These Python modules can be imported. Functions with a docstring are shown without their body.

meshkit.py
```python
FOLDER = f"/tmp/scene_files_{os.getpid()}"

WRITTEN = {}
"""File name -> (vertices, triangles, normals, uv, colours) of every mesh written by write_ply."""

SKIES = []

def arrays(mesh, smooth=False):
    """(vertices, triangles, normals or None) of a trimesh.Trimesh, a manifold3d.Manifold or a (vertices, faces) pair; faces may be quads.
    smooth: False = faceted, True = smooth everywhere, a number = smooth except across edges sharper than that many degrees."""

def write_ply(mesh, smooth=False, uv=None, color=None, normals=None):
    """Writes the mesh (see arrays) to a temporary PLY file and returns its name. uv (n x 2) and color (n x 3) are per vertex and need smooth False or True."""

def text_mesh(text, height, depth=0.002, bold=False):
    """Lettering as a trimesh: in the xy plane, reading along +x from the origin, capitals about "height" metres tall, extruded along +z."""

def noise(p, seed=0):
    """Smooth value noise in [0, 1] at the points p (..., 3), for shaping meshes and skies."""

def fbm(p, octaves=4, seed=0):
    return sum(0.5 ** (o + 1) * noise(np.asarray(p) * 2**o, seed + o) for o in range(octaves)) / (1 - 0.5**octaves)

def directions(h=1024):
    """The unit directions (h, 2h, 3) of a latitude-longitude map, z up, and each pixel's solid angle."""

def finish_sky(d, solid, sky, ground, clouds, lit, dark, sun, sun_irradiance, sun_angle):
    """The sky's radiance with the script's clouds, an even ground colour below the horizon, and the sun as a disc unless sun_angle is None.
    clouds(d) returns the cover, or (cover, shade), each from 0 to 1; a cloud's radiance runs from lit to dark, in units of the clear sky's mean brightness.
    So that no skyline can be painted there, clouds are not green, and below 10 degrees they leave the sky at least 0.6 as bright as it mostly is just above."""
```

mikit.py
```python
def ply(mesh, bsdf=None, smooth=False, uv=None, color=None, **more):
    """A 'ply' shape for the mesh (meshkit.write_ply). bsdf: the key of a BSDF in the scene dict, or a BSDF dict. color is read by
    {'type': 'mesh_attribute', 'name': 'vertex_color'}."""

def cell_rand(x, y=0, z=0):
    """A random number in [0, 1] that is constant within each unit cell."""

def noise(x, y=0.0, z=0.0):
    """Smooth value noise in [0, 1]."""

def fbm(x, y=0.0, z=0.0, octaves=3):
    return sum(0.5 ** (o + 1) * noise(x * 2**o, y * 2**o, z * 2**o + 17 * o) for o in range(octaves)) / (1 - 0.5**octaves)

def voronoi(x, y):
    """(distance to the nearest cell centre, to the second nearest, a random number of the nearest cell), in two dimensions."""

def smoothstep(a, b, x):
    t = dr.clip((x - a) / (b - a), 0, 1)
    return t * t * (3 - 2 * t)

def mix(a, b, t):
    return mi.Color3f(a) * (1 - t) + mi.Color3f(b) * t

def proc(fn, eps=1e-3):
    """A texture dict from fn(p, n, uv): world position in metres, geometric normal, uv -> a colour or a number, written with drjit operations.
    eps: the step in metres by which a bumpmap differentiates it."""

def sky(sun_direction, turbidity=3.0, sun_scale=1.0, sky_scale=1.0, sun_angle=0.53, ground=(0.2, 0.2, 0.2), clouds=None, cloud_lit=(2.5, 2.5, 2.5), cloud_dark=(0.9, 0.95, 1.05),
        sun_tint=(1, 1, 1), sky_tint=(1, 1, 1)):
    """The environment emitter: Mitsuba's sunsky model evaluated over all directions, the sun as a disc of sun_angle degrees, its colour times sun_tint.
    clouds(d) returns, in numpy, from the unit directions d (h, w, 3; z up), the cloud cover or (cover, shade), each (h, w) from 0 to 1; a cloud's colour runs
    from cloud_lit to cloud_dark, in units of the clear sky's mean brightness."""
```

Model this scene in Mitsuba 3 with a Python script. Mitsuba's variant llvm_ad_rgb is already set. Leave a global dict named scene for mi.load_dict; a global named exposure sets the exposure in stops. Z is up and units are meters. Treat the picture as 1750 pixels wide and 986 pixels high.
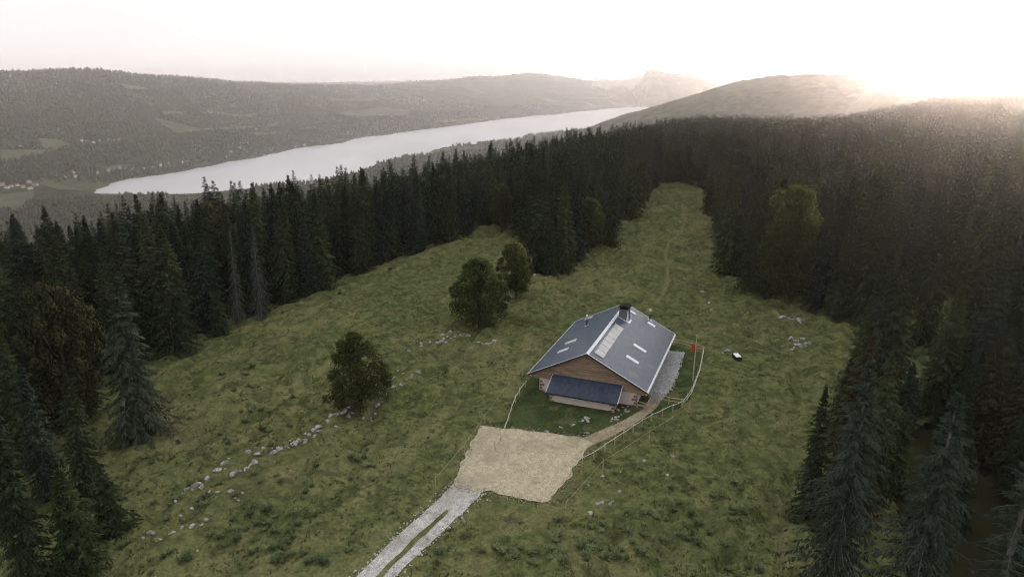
import math, random
import numpy as np, trimesh, shapely
import drjit as dr, mitsuba as mi
from shapely.geometry import Polygon, LineString, Point
from scipy.spatial import Delaunay
import mikit, meshkit
from mikit import noise, fbm, voronoi, cell_rand, smoothstep, mix
T = mi.ScalarTransform4f
scene, labels = {}, {}
rng = np.random.default_rng(7)

# ---------- camera, sky, exposure ----------
CAM_Z, PITCH = 40.0, math.degrees(math.atan(353 / 1167))
SUN_AZ, SUN_EL = 36.3, 5.0
sun_dir = [math.sin(math.radians(SUN_AZ)) * math.cos(math.radians(SUN_EL)), math.cos(math.radians(SUN_AZ)) * math.cos(math.radians(SUN_EL)), math.sin(math.radians(SUN_EL))]
scene['camera'] = {'type': 'perspective', 'fov': 2 * math.degrees(math.atan(875 / 1167)), 'fov_axis': 'x', 'near_clip': 0.5, 'far_clip': 40000.0,
                   'to_world': T().look_at(origin=[0, 0, CAM_Z], target=[0, math.cos(math.radians(PITCH)), CAM_Z - math.sin(math.radians(PITCH))], up=[0, 0, 1]),
                   'medium': {'type': 'ref', 'id': 'haze_air'}}
def veil(d):                                       # a thin, even evening overcast, brighter round the sun
    f = meshkit.fbm(np.stack([d[..., 0] / (d[..., 2] + .25) * 1.3, d[..., 1] / (d[..., 2] + .25) * 2.6, d[..., 2] * 0 + 2], -1), 4, 9)
    c = d @ np.array(sun_dir)
    return .97 + .05 * (f - .5), np.clip(1 - .55 * np.clip(c, 0, 1) ** 3 - .45 * np.exp(-np.degrees(np.arccos(np.clip(c, -1, 1))) / 16) + .35 * (f - .5), 0, 1)
scene['sky'] = mikit.sky(sun_dir, turbidity=3.0, sun_scale=1.0, sky_scale=1.0, sun_angle=2.0, sun_tint=(.66, 1.19, 7.2), clouds=veil, cloud_lit=(2.05, 2.0, 1.97), cloud_dark=(1.46, 1.445, 1.455), sky_tint=(.8, .95, 1.25), ground=(.06, .06, .05))
exposure = 4.38
HAZE_SIGMA = 9.5e-5

# ---------- helpers ----------
def tag(key, label=None, category=None, group=None, kind=None):
    labels[key] = {k: v for k, v in dict(label=label, category=category, group=group, kind=kind).items() if v}
def shape(key, mesh, bsdf, smooth=False, to=None, **kw):
    assert key not in scene, key
    scene[key] = mikit.ply(mesh, bsdf, smooth, **kw)
    if to is not None: scene[key]['to_world'] = to
    return key
def numbered(name, i): return f'{name}_{i:03d}'
def cat(ms): return trimesh.util.concatenate(ms)
def box(x0, x1, y0, y1, z0, z1):
    m = trimesh.creation.box([x1 - x0, y1 - y0, z1 - z0]); m.apply_translation([(x0 + x1) / 2, (y0 + y1) / 2, (z0 + z1) / 2]); return m
def hexa(pts):                                     # eight corners: four below, four above, same turn
    return trimesh.convex.convex_hull(np.array(pts, float))
def tube(points, radii, n=6, cap=True):
    p = np.asarray(points, float); r = np.broadcast_to(np.asarray(radii, float), (len(p),))
    d = np.gradient(p, axis=0); d /= np.linalg.norm(d, axis=1, keepdims=True) + 1e-12
    a = np.cross(d, np.where(np.abs(d[:, 2:3]) > .9, [[1, 0, 0]], [[0, 0, 1]])); a /= np.linalg.norm(a, axis=1, keepdims=True)
    b = np.cross(d, a); t = np.arange(n) / n * 2 * np.pi
    v = (p[:, None] + r[:, None, None] * (np.cos(t)[None, :, None] * a[:, None] + np.sin(t)[None, :, None] * b[:, None])).reshape(-1, 3)
    f = []
    for i in range(len(p) - 1):
        for j in range(n):
            k = (j + 1) % n; f += [[i * n + j, i * n + k, (i + 1) * n + k], [i * n + j, (i + 1) * n + k, (i + 1) * n + j]]
    if cap:
        for j in range(1, n - 1): f += [[0, j + 1, j], [(len(p) - 1) * n, (len(p) - 1) * n + j, (len(p) - 1) * n + j + 1]]
    return trimesh.Trimesh(v, np.array(f), process=False)
def grid_mesh(xs, ys, hf, keep=None):
    X, Y = np.meshgrid(xs, ys); Z = hf(X.ravel(), Y.ravel()); v = np.c_[X.ravel(), Y.ravel(), Z]
    nx, ny = len(xs), len(ys); i = np.arange(nx * ny).reshape(ny, nx)
    q = np.stack([i[:-1, :-1], i[:-1, 1:], i[1:, 1:], i[1:, :-1]], -1).reshape(-1, 4)
    if keep is not None: q = q[keep(v[q[:, 0], 0], v[q[:, 0], 1])]
    f = np.vstack([q[:, [0, 1, 2]], q[:, [0, 2, 3]]])
    u, inv = np.unique(f, return_inverse=True)
    return trimesh.Trimesh(v[u], inv.reshape(f.shape), process=False)
def ragged(poly, amp, step=.35, seed=0):
    """The polygon with its edge wandering by amp metres."""
    q = np.array([poly.exterior.interpolate(s).coords[0] for s in np.arange(0, poly.length, step)])
    o = np.zeros(len(q)); n = np.stack([meshkit.fbm(np.stack([q[:, 0] / 1.1, q[:, 1] / 1.1, o + k], -1), 3, seed) - .5 for k in (3, 9)], -1)
    return Polygon(q + n * 2 * amp).buffer(0)
def drape(poly, step, hf, off):
    """A sheet over the polygon that follows the heights hf, off metres above them."""
    if poly.geom_type != 'Polygon': poly = max(poly.geoms, key=lambda g: g.area)
    b = np.array([poly.exterior.interpolate(s).coords[0] for s in np.arange(0, poly.length, step)])
    x0, y0, x1, y1 = poly.bounds
    g = np.stack(np.meshgrid(np.arange(x0, x1, step), np.arange(y0, y1, step)), -1).reshape(-1, 2) + rng.uniform(-.2, .2, (1, 2)) * step
    g = g[shapely.contains_xy(poly.buffer(-step * .4), g[:, 0], g[:, 1])]
    p = np.vstack([b, g]); t = Delaunay(p).simplices; c = p[t].mean(1)
    t = t[shapely.contains_xy(poly, c[:, 0], c[:, 1])]
    e = p[t]; flip = np.cross(e[:, 1] - e[:, 0], e[:, 2] - e[:, 0]) < 0; t[flip] = t[flip][:, ::-1]
    return trimesh.Trimesh(np.c_[p, hf(p[:, 0], p[:, 1]) + off], t, process=False)
def place(x, y, z, s=1.0, sz=None, rot=0.0, tilt=(0, 0)):
    m = T().translate([float(x), float(y), float(z)]).rotate([0, 0, 1], float(rot))
    if tilt != (0, 0): m = m.rotate([1, 0, 0], float(tilt[0])).rotate([0, 1, 0], float(tilt[1]))
    return m.scale([float(s), float(s), float(sz if sz is not None else s)])
def group_of(name, mesh, bsdf, smooth=False):
    scene[name] = {'type': 'shapegroup', 'body': mikit.ply(mesh, bsdf, smooth)}
def inst(key, group, m):
    scene[key] = {'type': 'instance', 'to_world': m, 'shapegroup': {'type': 'ref', 'id': group}}

# ---------- materials ----------
def rgb(*c): return {'type': 'rgb', 'value': list(c)}
def diffuse(tex): return {'type': 'twosided', 'bsdf': {'type': 'diffuse', 'reflectance': tex}}
def bumped(tex, bump, height):
    return {'type': 'twosided', 'bsdf': {'type': 'bumpmap', 'arbitrary': mikit.proc(bump, eps=.03), 'scale': height, 'bsdf': {'type': 'diffuse', 'reflectance': tex}}}
def grass_col(p, n, uv):
    a = fbm(p.x / 19, p.y / 19, 0, 3); b = fbm(p.x / 3.1, p.y / 3.1, 5, 3); c = fbm(p.x * 1.3, p.y * 1.3, 9, 2); e = noise(p.x * 5.5, p.y * 5.5, 3)
    s = -0.934 * p.x + 0.358 * p.y; t = .358 * p.x + .934 * p.y
    w = fbm(s / 1.7 + b * 2, t / 6 + b, 3, 2)                                     # cropped and dry along the cow terraces
    dry = smoothstep(.42, .70, .35 * a + .3 * b + .35 * w)
    col = mix((.064, .078, .030), (.104, .115, .046), smoothstep(.3, .7, c))
    col = mix(col, (.185, .168, .080), dry * .5)
    col = mix(col, (.030, .036, .018), smoothstep(.60, .75, fbm(p.x / 1.6, p.y / 1.6, 31, 3)) * .5)
    col = mix(col, (.088, .074, .048), smoothstep(.62, .76, fbm(p.x / 6.5, p.y / 6.5, 71, 3)) * .22)
    return col * (.88 + .64 * e)
def grass_bump(p, n, uv): return fbm(p.x * 2.2, p.y * 2.2, p.z, 2) * 1.0 + .5 * noise(p.x * 7, p.y * 7)
scene['m_grass'] = bumped(mikit.proc(grass_col), grass_bump, .26)
def lawn_col(p, n, uv):
    b = fbm(p.x / 2.2, p.y / 2.2, 5, 3); e = noise(p.x * 6, p.y * 6, 3)
    col = mix((.036, .052, .020), (.058, .076, .030), smoothstep(.3, .7, b))
    return mix(col, (.12, .11, .06), smoothstep(.60, .75, fbm(p.x / 1.8, p.y / 1.8, 17, 3)) * .5) * (.75 + .5 * e)
scene['m_lawn'] = bumped(mikit.proc(lawn_col), lambda p, n, uv: noise(p.x * 6, p.y * 6, 2), .06)
def floor_col(p, n, uv): return mix((.022, .026, .012), (.055, .05, .028), fbm(p.x / 4, p.y / 4, 1, 3)) * .8
scene['m_forest_floor'] = diffuse(mikit.proc(floor_col))
def gravel(c0, c1, c2, size):
    def f(p, n, uv):
        d1, d2, r = voronoi(p.x / size, p.y / size)
        big = fbm(p.x / 2.4, p.y / 2.4, 3, 3)
        return mix(mix(c0, c1, r), c2, smoothstep(.5, .75, big) * .6) * (.70 + .45 * smoothstep(0, .4, d2 - d1)) * (.85 + .3 * noise(p.x * 2.6, p.y * 2.6, 8))
    return f
def gbump(size): return lambda p, n, uv: voronoi(p.x / size, p.y / size)[0] * -1.0
scene['m_chips'] = bumped(mikit.proc(gravel((.37, .32, .22), (.51, .455, .325), (.32, .275, .20), .11)), gbump(.11), .025)
scene['m_track'] = bumped(mikit.proc(gravel((.40, .39, .36), (.56, .55, .52), (.30, .29, .25), .15)), gbump(.15), .05)
scene['m_terrace'] = bumped(mikit.proc(gravel((.25, .255, .26), (.37, .375, .38), (.24, .24, .23), .22)), gbump(.28), .035)
scene['m_slab'] = diffuse(mikit.proc(lambda p, n, uv: mix((.20, .20, .195), (.27, .265, .255), fbm(p.x * 1.4, p.y * 1.4, 0, 3))))
scene['m_path'] = bumped(mikit.proc(gravel((.24, .20, .13), (.38, .325, .225), (.22, .19, .12), .13)), gbump(.13), .03)
scene['m_trail'] = diffuse(mikit.proc(lambda p, n, uv: mix((.112, .114, .048), (.170, .158, .072), fbm(p.x * 1.2, p.y * 1.2, 2, 3))))
def rock_col(p, n, uv):
    a = fbm(p.x * 2.1, p.y * 2.1, p.z * 2.1, 3); l = fbm(p.x * 5, p.y * 5, p.z * 5 + 9, 2)
    return mix(mix((.19, .186, .17), (.40, .395, .38), smoothstep(.3, .7, a)), (.16, .16, .12), smoothstep(.55, .7, l) * .7)
scene['m_rock'] = bumped(mikit.proc(rock_col), lambda p, n, uv: fbm(p.x * 6, p.y * 6, p.z * 6, 3), .08)
def needles(c0, c1, c2):
    def f(p, n, uv):
        a = fbm(p.x / 7, p.y / 7, p.z / 14, 2); b = noise(p.x * 1.7, p.y * 1.7, p.z * 1.7)
        return mix(mix(c0, c1, smoothstep(.3, .7, a)), c2, smoothstep(.6, .95, b) * .6)
    return f
scene['m_needles'] = diffuse(mikit.proc(needles((.018, .027, .014), (.033, .042, .022), (.052, .062, .033))))
scene['m_needles_blue'] = diffuse(mikit.proc(needles((.016, .025, .019), (.030, .041, .030), (.048, .060, .044))))
scene['m_needles_light'] = diffuse(mikit.proc(needles((.026, .037, .016), (.046, .058, .026), (.070, .082, .038))))
scene['m_leaf_dark'] = diffuse(mikit.proc(needles((.030, .034, .017), (.050, .050, .024), (.072, .066, .032))))
scene['m_needles_ash'] = diffuse(mikit.proc(needles((.030, .042, .027), (.048, .060, .040), (.078, .090, .064))))
scene['m_needles_grey'] = diffuse(mikit.proc(needles((.022, .032, .023), (.036, .047, .035), (.062, .072, .056))))
scene['m_needles_brown'] = diffuse(mikit.proc(needles((.024, .024, .014), (.038, .036, .020), (.060, .055, .030))))
scene['m_dead_twigs'] = diffuse(mikit.proc(needles((.050, .056, .046), (.080, .085, .072), (.115, .118, .10))))
scene['m_bark'] = diffuse(mikit.proc(lambda p, n, uv: mix((.045, .036, .028), (.10, .085, .07), fbm(p.x * 4, p.y * 4, p.z, 2))))
scene['m_bark_pale'] = diffuse(mikit.proc(lambda p, n, uv: mix((.07, .066, .06), (.16, .15, .14), fbm(p.x * 4, p.y * 4, p.z, 2))))
def leaf(c0, c1): return {'type': 'principledthin', 'base_color': mikit.proc(lambda p, n, uv: mix(c0, c1, fbm(p.x / 1.6, p.y / 1.6, p.z / 1.6, 2))), 'roughness': .7, 'diff_trans': 1.3, 'spec_trans': 0.0}
scene['m_leaf'] = leaf((.042, .062, .022), (.090, .112, .038))
scene['m_leaf_olive'] = leaf((.044, .060, .022), (.096, .108, .038))
scene['m_weed'] = diffuse(mikit.proc(needles((.10, .13, .060), (.15, .18, .085), (.19, .21, .11))))
scene['m_grass_blade'] = diffuse(mikit.proc(needles((.060, .074, .030), (.105, .112, .045), (.155, .152, .070))))
scene['m_dry_blade'] = diffuse(mikit.proc(needles((.14, .128, .070), (.20, .18, .105), (.26, .23, .14))))
def hill_col(p, n, uv):
    a = fbm(p.x / 420, p.y / 420, 0, 3); b = noise(p.x / 17, p.y / 17, 4)
    col = mix((.020, .028, .017), (.040, .048, .026), a) * (.65 + .7 * b)
    return mix(col, (.055, .064, .036), smoothstep(.66, .72, fbm(p.x / 520 + 30, p.y / 520, 6, 3)) * .8)
scene['m_hill'] = diffuse(mikit.proc(hill_col))
scene['m_field'] = diffuse(mikit.proc(lambda p, n, uv: mix((.050, .058, .038), (.078, .083, .052), fbm(p.x / 90, p.y / 90, 2, 3))))
scene['m_far_trees'] = diffuse(mikit.proc(needles((.020, .028, .016), (.036, .046, .024), (.050, .058, .030))))
def streaks(p, n, uv): return .26 + .16 * smoothstep(.45, .7, fbm(p.x / 300, p.y / 500, 1, 3))
scene['m_lake'] = {'type': 'principled', 'base_color': rgb(.30, .31, .322), 'roughness': mikit.proc(streaks), 'specular': 1.0, 'clearcoat': 1.0, 'clearcoat_gloss': .7}  # pale base colour adds a painted sky sheen to the water
# ---------- terrain heights (world metres, z = 0 at the chalet) ----------
AZ = 0.37761426
AX, NX = np.array([math.sin(AZ), math.cos(AZ)]), np.array([math.cos(AZ), -math.sin(AZ)])
O2 = np.array([9.6, 81.41])
def W(s, t): return O2 + s * NX + t * AX
LAKE_Z = -310.0
MEADOW = Polygon([(-66, 44), (-50, 66), (-53, 80), (-54, 96.3), (-41.8, 123.8), (-24.4, 157.7), (-3, 198), (1, 188), (1.5, 150), (2.5, 141), (11, 147), (20, 163), (25, 176),
                  (39.1, 209.4), (53.9, 256.1), (62, 276), (72, 276), (73, 258), (66.3, 236.4), (52, 180), (47, 154), (46, 135), (56.3, 118.5), (58.3, 113), (60, 104), (74, 110), (84, 122), (88, 118),
                  (74, 99), (62, 92), (50, 84), (39.2, 78), (32, 69), (27, 55), (26, 36), (-50, 33)])
def slope_h(x, y):
    s = -0.934 * x + 0.358 * y; t = 0.358 * x + 0.934 * y
    h = np.interp(s, [-900, -400, -145, -70, -25, 20, 76, 95, 120, 150, 250, 620, 1000, 1300], [62, 40, 15, 4, 0.5, 0, 0, -2.7, -10, -19.5, -54, -195, -302, -306])
    fall = np.interp(t, [0, 280, 700, 950, 1500, 4000], [0, 0, 11, 24, 120, 300]) * np.clip((s + 320) / 260, 0.12, 1)
    h = h + 9.5 * np.clip((250 - t) / 130, 0, 1) * np.interp(s, [92, 135, 175, 300], [0, 1, .9, 0])
    return np.maximum(h - fall * np.clip((1000 - s) / 800, 0, 1), -306)
def calm(x, y):                                    # 0 where people have levelled the ground, 1 on the pasture
    u, v = (x - O2[0]) * NX[0] + (y - O2[1]) * NX[1], (x - O2[0]) * AX[0] + (y - O2[1]) * AX[1]
    d1 = np.maximum(np.abs(u - 1) - 13, np.abs(v - 8) - 17)
    d2 = np.hypot(x - 1.5, y - 66) - 10
    q = np.clip(((x + 4.8) * -6.8 + (y - 61) * -13.4) / 15.03 , 0, 60); d3 = np.hypot(x + 4.8 + q * .4525, y - 61 + q * .8915) - 2.4
    return np.clip(np.minimum(np.minimum(d1, d2), d3) / 6, 0, 1)
def near_h(x, y):
    x, y = np.asarray(x, float), np.asarray(y, float)
    s = -0.934 * x + 0.358 * y; t = 0.358 * x + 0.934 * y; o = np.zeros_like(x)
    P = lambda a, b, c=0.0: np.stack([a, b, o + c], -1)
    big = (meshkit.fbm(P(x / 26, y / 26), 2, 5) - .5) * 1.6
    wob = meshkit.noise(P(x / 9, y / 9), 8) * 1.2
    ter = (meshkit.fbm(P(s / 2.3 + wob, t / 6.5 + wob, 3), 2, 11) - .5) * 1.9      # cow terraces along the slope
    hum = (meshkit.fbm(P(x / 1.3, y / 1.3, 7), 2, 21) - .5) * .72
    c = calm(x, y); far = np.clip((900 - np.hypot(x, y)) / 300, 0, 1)
    return slope_h(x, y) + c * far * (big + ter + hum)
LAKE = Polygon([(-1395, 2241), (-1430, 2420), (-1385, 2596), (-1300, 3377), (-1150, 3950), (-1026, 4443), (-600, 5550), (-141, 6753), (400, 7850), (914, 8811), (1400, 9700), (1658, 10262), (2020, 10262),
                (1900, 9300), (1500, 7800), (914, 6263), (300, 4900), (-100, 4250), (-157, 4140), (-345, 3900), (-430, 3560), (-345, 3500), (-520, 3260), (-640, 3050), (-593, 2900), (-760, 2480), (-950, 2290), (-1050, 2210), (-1230, 2200)])
_e = LAKE.exterior; _q = np.array([_e.interpolate(s).coords[0] for s in np.arange(0, _e.length, 110)]); _w = np.clip((_q[:, 1] - 2000) / 600, .3, 1)[:, None]
LAKE = Polygon(_q + _w * np.stack([meshkit.fbm(np.c_[_q / 420, _q[:, :1] * 0 + k], 3, 60) - .5 for k in (1, 5)], -1) * 190).buffer(0)
if LAKE.geom_type != 'Polygon': LAKE = max(LAKE.geoms, key=lambda g: g.area)
def seg_near(x, y, line):
    """(distance to the polyline, its height at the nearest point, side) for arrays x, y; line (n, 3)."""
    best = np.full(x.shape, 1e18); z = np.zeros(x.shape); side = np.zeros(x.shape)
    for a, b in zip(line[:-1], line[1:]):
        d = b - a; k = np.clip(((x - a[0]) * d[0] + (y - a[1]) * d[1]) / (d[0] ** 2 + d[1] ** 2), 0, 1)
        ex, ey = x - a[0] - k * d[0], y - a[1] - k * d[1]; r = ex * ex + ey * ey; m = r < best
        best = np.where(m, r, best); z = np.where(m, a[2] + k * d[2], z); side = np.where(m, np.sign(d[0] * ey - d[1] * ex), side)
    return np.sqrt(best), z, side
def lake_d(x, y):
    """Signed distance to the shore, negative on the water."""
    q = np.array(LAKE.exterior.coords); d, _, _ = seg_near(x, y, np.c_[q, np.zeros(len(q))])
    return np.where(shapely.contains_xy(LAKE, x, y), -d, d)
CREST = np.array([(-2851.0, 3084.0, 112.0), (-2835.0, 3494.0, 105.0), (-2849.0, 3986.0, 93.0), (-2699.0, 4209.0, 99.0), (-2571.0, 4404.0, 105.0), (-2503.0, 4672.0, 84.0), (-2473.0, 4913.0, 75.0), (-2428.0, 5157.0, 72.0), (-2409.0, 5495.0, 57.0), (-2360.0, 6056.0, 35.0), (-2148.0, 6977.0, 15.0), (-1702.0, 8124.0, 2.0), (-1173.0, 9226.0, 33.0), (-874.0, 10162.0, 80.0), (-566.0, 10985.0, 126.0), (-282.0, 11497.0, 121.0), (193.0, 11798.0, 169.0), (490.0, 11990.0, 171.0), (847.0, 12171.0, 126.0), (1274.0, 12435.0, 60.0), (1581.0, 12400.0, -77.0), (1885.0, 12357.0, -175.0)])
def valley_h(x, y):
    x, y = np.asarray(x, float), np.asarray(y, float); o = np.zeros_like(x)
    dl = lake_d(x, y); dc, zc, side = seg_near(x, y, CREST)
    r = np.clip(dl, 0, None) / (np.clip(dl, 0, None) + dc + 1)
    g = np.interp(r, [0, .05, .10, .16, .24, .34, .45, .6, .8, 1], [0, .05, .20, .22, .17, .2, .32, .52, .84, 1])
    flat = np.interp(r, [0, .16, .26, .4, .6, .8, 1], [0, .008, .03, .15, .5, .84, 1])                       # the plain beyond the lake's near end
    k = np.clip((y - 2250 - .25 * (x + 1500)) / 500, 0, 1); g = g * k + flat * (1 - k)
    n = meshkit.fbm(np.stack([x / 900, y / 900, o], -1), 4, 3) - .5
    n2 = meshkit.fbm(np.stack([x / 220, y / 220, o + 4], -1), 3, 13) - .5
    far = LAKE_Z + 3 + (zc - LAKE_Z - 3) * g + n * 120 * np.clip(r * 6, 0, 1) * (.15 + .85 * k) * np.clip((1 - r) * 3, .05, 1) + n2 * 22 * np.clip(r * 8, 0, 1)
    far = np.where(side > 0, zc - .12 * dc + n * 40, far)
    s = -0.934 * x + 0.358 * y
    q = np.interp(y, [2200, 2241, 3377, 4443, 6753, 10262], [-1330, -1395, -900, -500, 300, 1800])     # the lake's middle line: right of it lies our own slope
    left = ((x < q) & (y > 2241)) | (y <= 2241) & (s > 1520)
    z = np.where(left, far, np.maximum(slope_h(x, y), LAKE_Z + 3 + n2 * 5))
    shore = LAKE_Z + np.clip(dl * .06, -9, 400)
    return np.where(dl < 0, shore, np.minimum(z, LAKE_Z + 1 + dl * .35))

# ---------- the ground, valley, lake and hills ----------
XM, YM = np.arange(-72, 96, .4), np.arange(30, 292, .4)
MB = MEADOW.buffer(9)
shapely.prepare(MB); shapely.prepare(MEADOW)
shape('meadow', grid_mesh(XM, YM, near_h, lambda x, y: shapely.contains_xy(MB, x, y)), 'm_grass', True)
tag('meadow', 'hummocky green and straw coloured pasture running back between the woods', kind='structure')
INNER = MEADOW.buffer(7.5)
def hillside_h(x, y): return slope_h(x, y) - 2.6 * shapely.contains_xy(INNER, x, y) + 1.0 * (meshkit.noise(np.stack([x / 14, y / 14, x * 0], -1), 2) - .5) * ~shapely.contains_xy(MB, x, y)
shape('hillside', grid_mesh(np.arange(-1200, 1240, 8.0), np.arange(-120, 1480, 8.0), hillside_h), 'm_forest_floor', True)
tag('hillside', 'dark forest floor falling away under the spruces towards the lake', kind='structure')
inner = shapely.box(-1180, -110, 1220, 1460)
VX, VY = np.arange(-5400, 3400, 36.0), np.arange(900, 12700, 36.0)
def valley_low(x, y): return valley_h(x, y) - 4.0 * shapely.contains_xy(inner, x, y)
valley = grid_mesh(VX, VY, valley_low)
shape('valley', valley, 'm_hill', True)
tag('valley', 'wide wooded valley and long ridge across the lake', kind='structure')
from scipy.interpolate import RegularGridInterpolator
VZ = RegularGridInterpolator((VY, VX), valley.vertices[:, 2].reshape(len(VY), len(VX)), bounds_error=False, fill_value=-320)
def vz(x, y): return VZ(np.c_[np.asarray(y, float), np.asarray(x, float)])
shape('plain', grid_mesh(np.linspace(-12000, 12000, 60), np.linspace(-3000, 19800, 60), lambda x, y: x * 0 - 345.0), 'm_hill', True)
tag('plain', 'low hazy ground under the far hills', kind='structure')
lk = LAKE.buffer(160)
shape('lake', drape(lk, 60, lambda x, y: x * 0 + LAKE_Z, 0), 'm_lake', True)
tag('lake', 'long pale lake shining between the wooded shores', kind='structure')
FIELDS = [[(-1987.4, 2691.7), (-1913.1, 2824.7), (-1874.0, 2850.8), (-1858.1, 2576.1), (-1863.9, 2510.9)], [(-1993.9, 2935.1), (-1969.7, 3010.4), (-1880.7, 2989.5), (-1879.7, 2860.1), (-1921.6, 2838.7)], [(-1548.0, 2590.4), (-1528.0, 2665.5), (-1496.8, 2708.1), (-1479.5, 2699.0), (-1533.3, 2592.8)], [(-1672.9, 2077.8), (-1623.5, 2157.9), (-1575.8, 2253.3), (-1431.6, 2027.0), (-1335.4, 1847.0), (-1549.7, 1917.1)], [(-1988.1, 3908.7), (-1897.5, 3929.2), (-1746.8, 3932.7), (-1616.9, 4491.5), (-1570.1, 4768.0), (-1567.6, 4659.2), (-1684.4, 3906.3), (-1718.9, 3590.2), (-1826.3, 3744.9)], [(-2004.3, 4029.2), (-1950.1, 4231.0), (-1917.5, 4095.3), (-1976.0, 3994.3)], [(-1927.1, 4439.0), (-1720.4, 4803.1), (-1711.8, 4730.6), (-1900.3, 4373.1)], [(-1355.6, 5455.6), (-1291.0, 6199.7), (-999.2, 6878.6), (-816.3, 5606.2), (-1248.3, 5301.5)], [(-2329.7, 4204.1), (-2279.7, 4262.5), (-2202.5, 4352.0), (-2252.1, 4202.8)], [(-1622.9, 2367.0), (-1502.7, 2322.3), (-1415.0, 2261.4), (-1482.4, 2263.6), (-1600.1, 2316.4)], [(-645.2, 5733.1), (-395.7, 6336.8), (-29.9, 7196.9), (-87.8, 7032.3), (-475.1, 5996.6)], [(-1617.5, 6218.8), (-1388.0, 7156.6), (-1309.8, 7043.4), (-1544.6, 6124.5)], [(-1441.1, 3780.8), (-1277.1, 4303.7), (-1174.5, 4457.4), (-1383.3, 3790.6)]]
F_POLY = [Polygon(p).buffer(0) for p in FIELDS]
for i, p in enumerate(F_POLY):
    k = 'field' if i == 0 else numbered('field', i)
    shape(k, drape(ragged(p, 12, 14, i), 24, vz, 3.0), 'm_field', True)
    tag(k, 'pale mown field among the woods of the far shore', kind='structure')
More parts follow.
